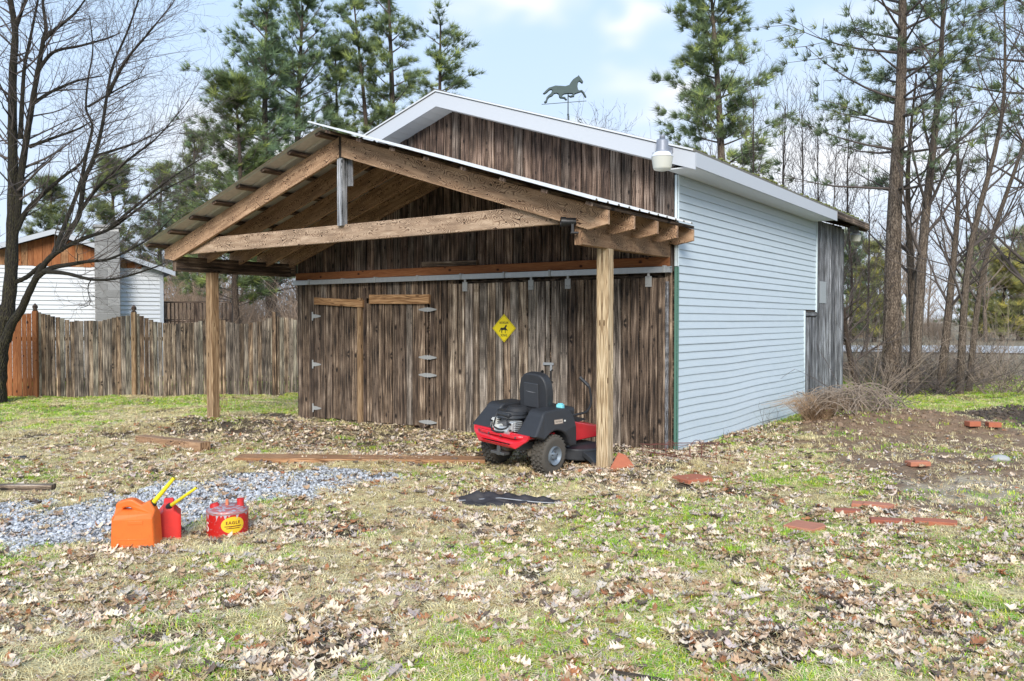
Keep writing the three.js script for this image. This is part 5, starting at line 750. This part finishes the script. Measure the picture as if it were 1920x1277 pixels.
// brush heap, dry clump and weeds by the flank
{
  const r = rng(171), mb = new MB(), c = gnd(1600, 800);
  for (let k = 0; k < 230; k++) { const a = r() * 6.283, l = .35 + r() * .6, x = (r() - .5) * 1.3 * Math.sqrt(r()), z = (r() - .5) * .7, dx = Math.cos(a) * l, dz = Math.sin(a) * l * .6, y = .02 + r() * .26 * Math.exp(-x * x * 1.6), h = .05 + r() * .22; const P = smooth([V(x - dx / 2, y * .6, z - dz / 2), V(x - dx * .2, y + h * .8, z - dz * .2 + (r() - .5) * .1), V(x + dx * .2, y + h, z + dz * .2), V(x + dx / 2, y * (.4 + r()), z + dz / 2)], 7); const q = .003 + r() * .006; mb.tube(P, P.map((_, i) => q * (1 - .07 * i)), 4, false); }
  solo('brush_heap', 'heap of cut bare branches behind the blue flank', 'brush', mb.geo(), BK.twigPale, onGround(c.x, c.z));
  const m2 = new MB(); for (let k = 0; k < 26; k++) { const a = r() * 6.283; twig(m2, r, V((r() - .5) * .8, 0, (r() - .5) * .4), V(Math.cos(a) * .9, .9, Math.sin(a) * .5), .7 + r() * .9, .009, 1, { crook: .4, lift: -.1, spread: .7, ratio: .5, min: .004, kids: 1, skip: .3 }); } const c2 = gnd(1625, 785); solo('bramble', 'arching bare bramble over the brush heap', 'shrub', m2.geo(), BK.twig, onGround(c2.x, c2.z));
  const m3 = new MB(); for (let k = 0; k < 420; k++) { const a = r() * 6.283, l = .35 + r() * .55, o = V((r() - .5) * .35, 0, (r() - .5) * .3), d = V(Math.cos(a) * (.4 + r()), 1, Math.sin(a) * (.4 + r())).normalize(); const m = o.clone().addScaledVector(d, l * .55), e = m.clone().add(V(d.x * l * .5, -l * .15 * r(), d.z * l * .5)); m3.tube([o, m, e], [.0035, .0028, .001], 3, false); } const c3 = gnd(1530, 800); solo('dry_clump', 'drooping clump of tan dead grass at the back of the blue flank', 'grass clump', m3.geo(), std([.42, .28, .17], .9), onGround(c3.x, c3.z));
  const weed = (px, py, n, L, label, mat) => { const q = gnd(px, py), m = new MB(); for (let k = 0; k < n; k++) { const a = r() * 6.283; twig(m, r, V((r() - .5) * .3, 0, (r() - .5) * .2), V(Math.cos(a) * .35, 1, Math.sin(a) * .35), L * (.5 + r() * .7), .004, 1, { crook: .35, lift: .02, spread: .6, ratio: .5, min: .0025, kids: 1, skip: .3 }); } return solo('dry_weed', label, 'weed', m.geo(), mat, onGround(q.x, q.z), 0, 'dry weeds'); };
  weed(443, 772, 5, .65, 'tall dry weed right of the left canopy post', BK.twigTan); weed(418, 785, 8, .35, 'low reddish weeds at the foot of the left canopy post', std([.30, .12, .07], .9)); weed(1440, 812, 7, .35, 'dark twiggy weed against the lower blue siding', BK.twig); weed(1365, 824, 2, .22, 'small dark sprig against the blue siding near the corner', BK.twig); weed(520, 762, 6, .25, 'low dry weeds before the left barn corner', BK.twigTan); weed(1195, 868, 6, .18, 'tuft of dry stalks beside the leaning red slab', BK.twigTan);
}
// ---------------------------------------------------------------- sign
{
  const c = document.createElement('canvas'); c.width = c.height = 512; const x = c.getContext('2d'); x.fillStyle = '#f5dc08'; x.fillRect(0, 0, 512, 512); x.translate(256, 256); x.rotate(Math.PI / 4); x.strokeStyle = '#3d3410'; x.lineWidth = 5;
  x.save(); x.rotate(-Math.PI / 4); x.strokeRect(-238, -238, 476, 476); x.restore();
  x.fillStyle = '#15110c'; x.textAlign = 'center'; x.font = 'bold 84px sans-serif'; x.fillText('MORGAN', 0, -112, 286); x.fillText('XING', 0, 212, 226); x.scale(1.36, 1.36);
  x.beginPath(); const hp = [[-112, 55], [-95, 40], [-82, 5], [-64, -12], [-20, -8], [10, -18], [30, -50], [44, -62], [52, -74], [58, -60], [76, -38], [70, -28], [52, -36], [50, -10], [58, 15], [78, 24], [84, 44], [74, 58], [66, 52], [72, 40], [52, 36], [40, 34], [38, 60], [36, 96], [24, 96], [26, 60], [18, 34], [-20, 34], [-34, 40], [-40, 58], [-44, 74], [-36, 96], [-52, 96], [-60, 72], [-58, 50], [-66, 30], [-74, 24], [-84, 50], [-104, 68]]; hp.forEach(([a, b], k) => k ? x.lineTo(a, b) : x.moveTo(a, b)); x.closePath(); x.fill();
  for (const y of [-228, 228]) { x.beginPath(); x.arc(0, y, 7, 0, 6.283); x.fill(); }
  const t = new THREE.CanvasTexture(c); t.colorSpace = THREE.SRGBColorSpace;
  const o = thing('yellow_sign', 'yellow diamond sign with black horse on the left sliding door', 'sign', fromBarn(-2.455, 1.495, .118), -TH); const S = .275;
  const back = rbox(S, S, .004, .0015).rotateZ(Math.PI / 4); part(o, 'plate', back, std([.75, .62, .02], .5)); part(o, 'face', new THREE.PlaneGeometry(S - .004, S - .004).rotateZ(Math.PI / 4).translate(0, 0, .0045), new THREE.MeshStandardMaterial({ map: t, roughness: .45 }));
}
// ---------------------------------------------------------------- weathervane
{
  const o = thing('weathervane', 'green copper running horse weathervane on the barn ridge', 'weathervane', fromBarn(-3.42, 4.68, -3.2), 0), cu = std([.085, .12, .115], .7, { metalness: .3, map: speck }), ir = std([.10, .12, .12], .7, { metalness: .3 });
  part(o, 'mast', join([new THREE.CylinderGeometry(.009, .012, .95, 8).translate(0, .475, 0), new THREE.SphereGeometry(.03, 12, 8).translate(0, .36, 0), new THREE.SphereGeometry(.02, 12, 8).translate(0, .50, 0)]), ir);
  const font = (ch) => { const m = new MB(), h = .05; const st = { N: [[[-.03, -h], [-.03, h], [.03, -h], [.03, h]]], S: [[[.03, .035], [0, h], [-.03, .03], [-.02, .008], [.02, -.008], [.03, -.03], [0, -h], [-.03, -.035]]], W: [[[-.04, h], [-.02, -h], [0, .02], [.02, -h], [.04, h]]], E: [[[.03, h], [-.03, h], [-.03, -h], [.03, -h]], [[-.03, 0], [.02, 0]]] }[ch]; for (const l of st) m.tube(l.map(p => V(p[0], p[1], 0)), .009, 5, true); return m.geo(); };
  const arm = new MB(); arm.tube([V(-.17, .36, 0), V(.17, .36, 0)], .006, 5, true); arm.tube([V(0, .36, -.17), V(0, .36, .17)], .006, 5, true); const arms = part(o, 'direction_arms', arm.geo(), ir);
  part(arms, 'letter_n', font('N').translate(-.21, .37, 0), ir); part(arms, 'letter_s', font('S').translate(.21, .37, 0), ir); part(arms, 'letter_w', font('W').rotateY(Math.PI / 2).translate(0, .37, -.21), ir); part(arms, 'letter_e', font('E').rotateY(Math.PI / 2).translate(0, .37, .21), ir);
  const bar = new MB(); bar.tube([V(-.46, .67, .02), V(.32, .74, -.02)], .006, 5, true); part(o, 'arrow_bar', bar.geo(), ir);
  // the horse: body outline with thickness, swelling to the middle
  const s = new THREE.Shape(); const H = [[-.43, .86], [-.38, .91], [-.33, .955], [-.28, .97], [-.22, .99], [-.12, .985], [-.05, .98], [.02, 1.0], [.05, 1.05], [.09, 1.10], [.14, 1.135], [.17, 1.15], [.18, 1.17], [.195, 1.145], [.225, 1.11], [.255, 1.06], [.245, 1.04], [.225, 1.055], [.19, 1.08], [.165, 1.05], [.155, .98], [.165, .93], [.185, .905], [.235, .915], [.27, .88], [.305, .815], [.31, .80], [.295, .80], [.255, .87], [.23, .895], [.18, .88], [.14, .865], [.105, .85], [.10, .81], [.04, .80], [.0, .825], [.035, .815], [.085, .83], [.08, .86], [0, .865], [-.07, .855], [-.105, .83], [-.115, .80], [-.06, .795], [-.025, .755], [-.04, .75], [-.07, .78], [-.135, .785], [-.15, .80], [-.16, .85], [-.2, .87], [-.245, .86], [-.28, .82], [-.33, .80], [-.36, .76], [-.37, .715], [-.40, .70], [-.41, .715], [-.385, .735], [-.37, .79], [-.335, .83], [-.295, .86], [-.27, .91], [-.29, .935], [-.33, .92], [-.37, .88], [-.41, .855]]; H.forEach((p, k) => k ? s.lineTo(...p) : s.moveTo(...p)); s.closePath();
  const g = new THREE.ExtrudeGeometry(s, { depth: .03, bevelEnabled: true, bevelSize: .006, bevelThickness: .022, bevelSegments: 3 }).translate(0, 0, -.015); part(o, 'horse', g, cu);
}
// ---------------------------------------------------------------- yard lamps and camera
function yardLamp(pos, turn, label, s = 1) {
  const o = thing('yard_lamp', label, 'lamp', pos, turn, 'yard lamps'); o.scale.setScalar(s); const L = (pts, n = 24) => new THREE.LatheGeometry(pts.map(a => new THREE.Vector2(...a)), n), gm = std([.33, .35, .40], .5, { metalness: .3, map: speck }), lens = new THREE.MeshPhysicalMaterial({ color: rgb(.74, .73, .64), roughness: .35, transmission: .25, thickness: 0 });
  part(o, 'housing', L([[0, .22], [.06, .22], [.066, .20], [.072, .10], [.078, .085], [.085, .075], [0, .075]]), gm); part(o, 'photocell', L([[0, .27], [.028, .27], [.032, .262], [.032, .225], [0, .225]]), gm);
  part(o, 'collar', L([[.08, .08], [.104, .062], [.122, .03], [.124, .02], [.08, .02]]), std([.72, .73, .76], .5)); part(o, 'lens', L([[.124, .02], [.120, .006], [.104, -.10], [.09, -.122], [.05, -.132], [0, -.134]], 28), lens);
  part(o, 'bracket', join([rbox(.03, .06, .26, .006).translate(0, .14, -.18), rbox(.10, .14, .015, .004).translate(0, .14, -.305)]), gm); part(o, 'clip', join([rbox(.02, .05, .02, .004).translate(.11, .06, 0), rbox(.02, .05, .02, .004).translate(-.11, .06, 0)]), gm);
}
yardLamp(fromBarn(.115, 3.43, .66), -TH, 'grey yard lamp with pale lens at the front eave corner');
yardLamp(fromBarn(.16, 3.30, -8.55), -TH + Math.PI, 'small yard lamp under the back end of the eave', .9);
{ const o = thing('security_camera', 'black camera on the front end of the right beam', 'camera', fromBarn(-.16, 2.585, 2.26), -TH - .9), k = std([.012, .012, .014], .4); part(o, 'body', new THREE.CylinderGeometry(.042, .042, .13, 18).rotateX(Math.PI / 2), k); part(o, 'hood', new THREE.CylinderGeometry(.05, .05, .05, 18, 1, true).rotateX(Math.PI / 2).translate(0, 0, .06), k); part(o, 'lens', new THREE.SphereGeometry(.028, 14, 8).translate(0, 0, .05), std([.05, .05, .07], .1)); part(o, 'mount', join([rbox(.03, .10, .03, .005).translate(.02, -.06, -.03), rbox(.06, .02, .08, .005).translate(.02, -.11, -.05)]), k); }

renderer.render(scene, camera);
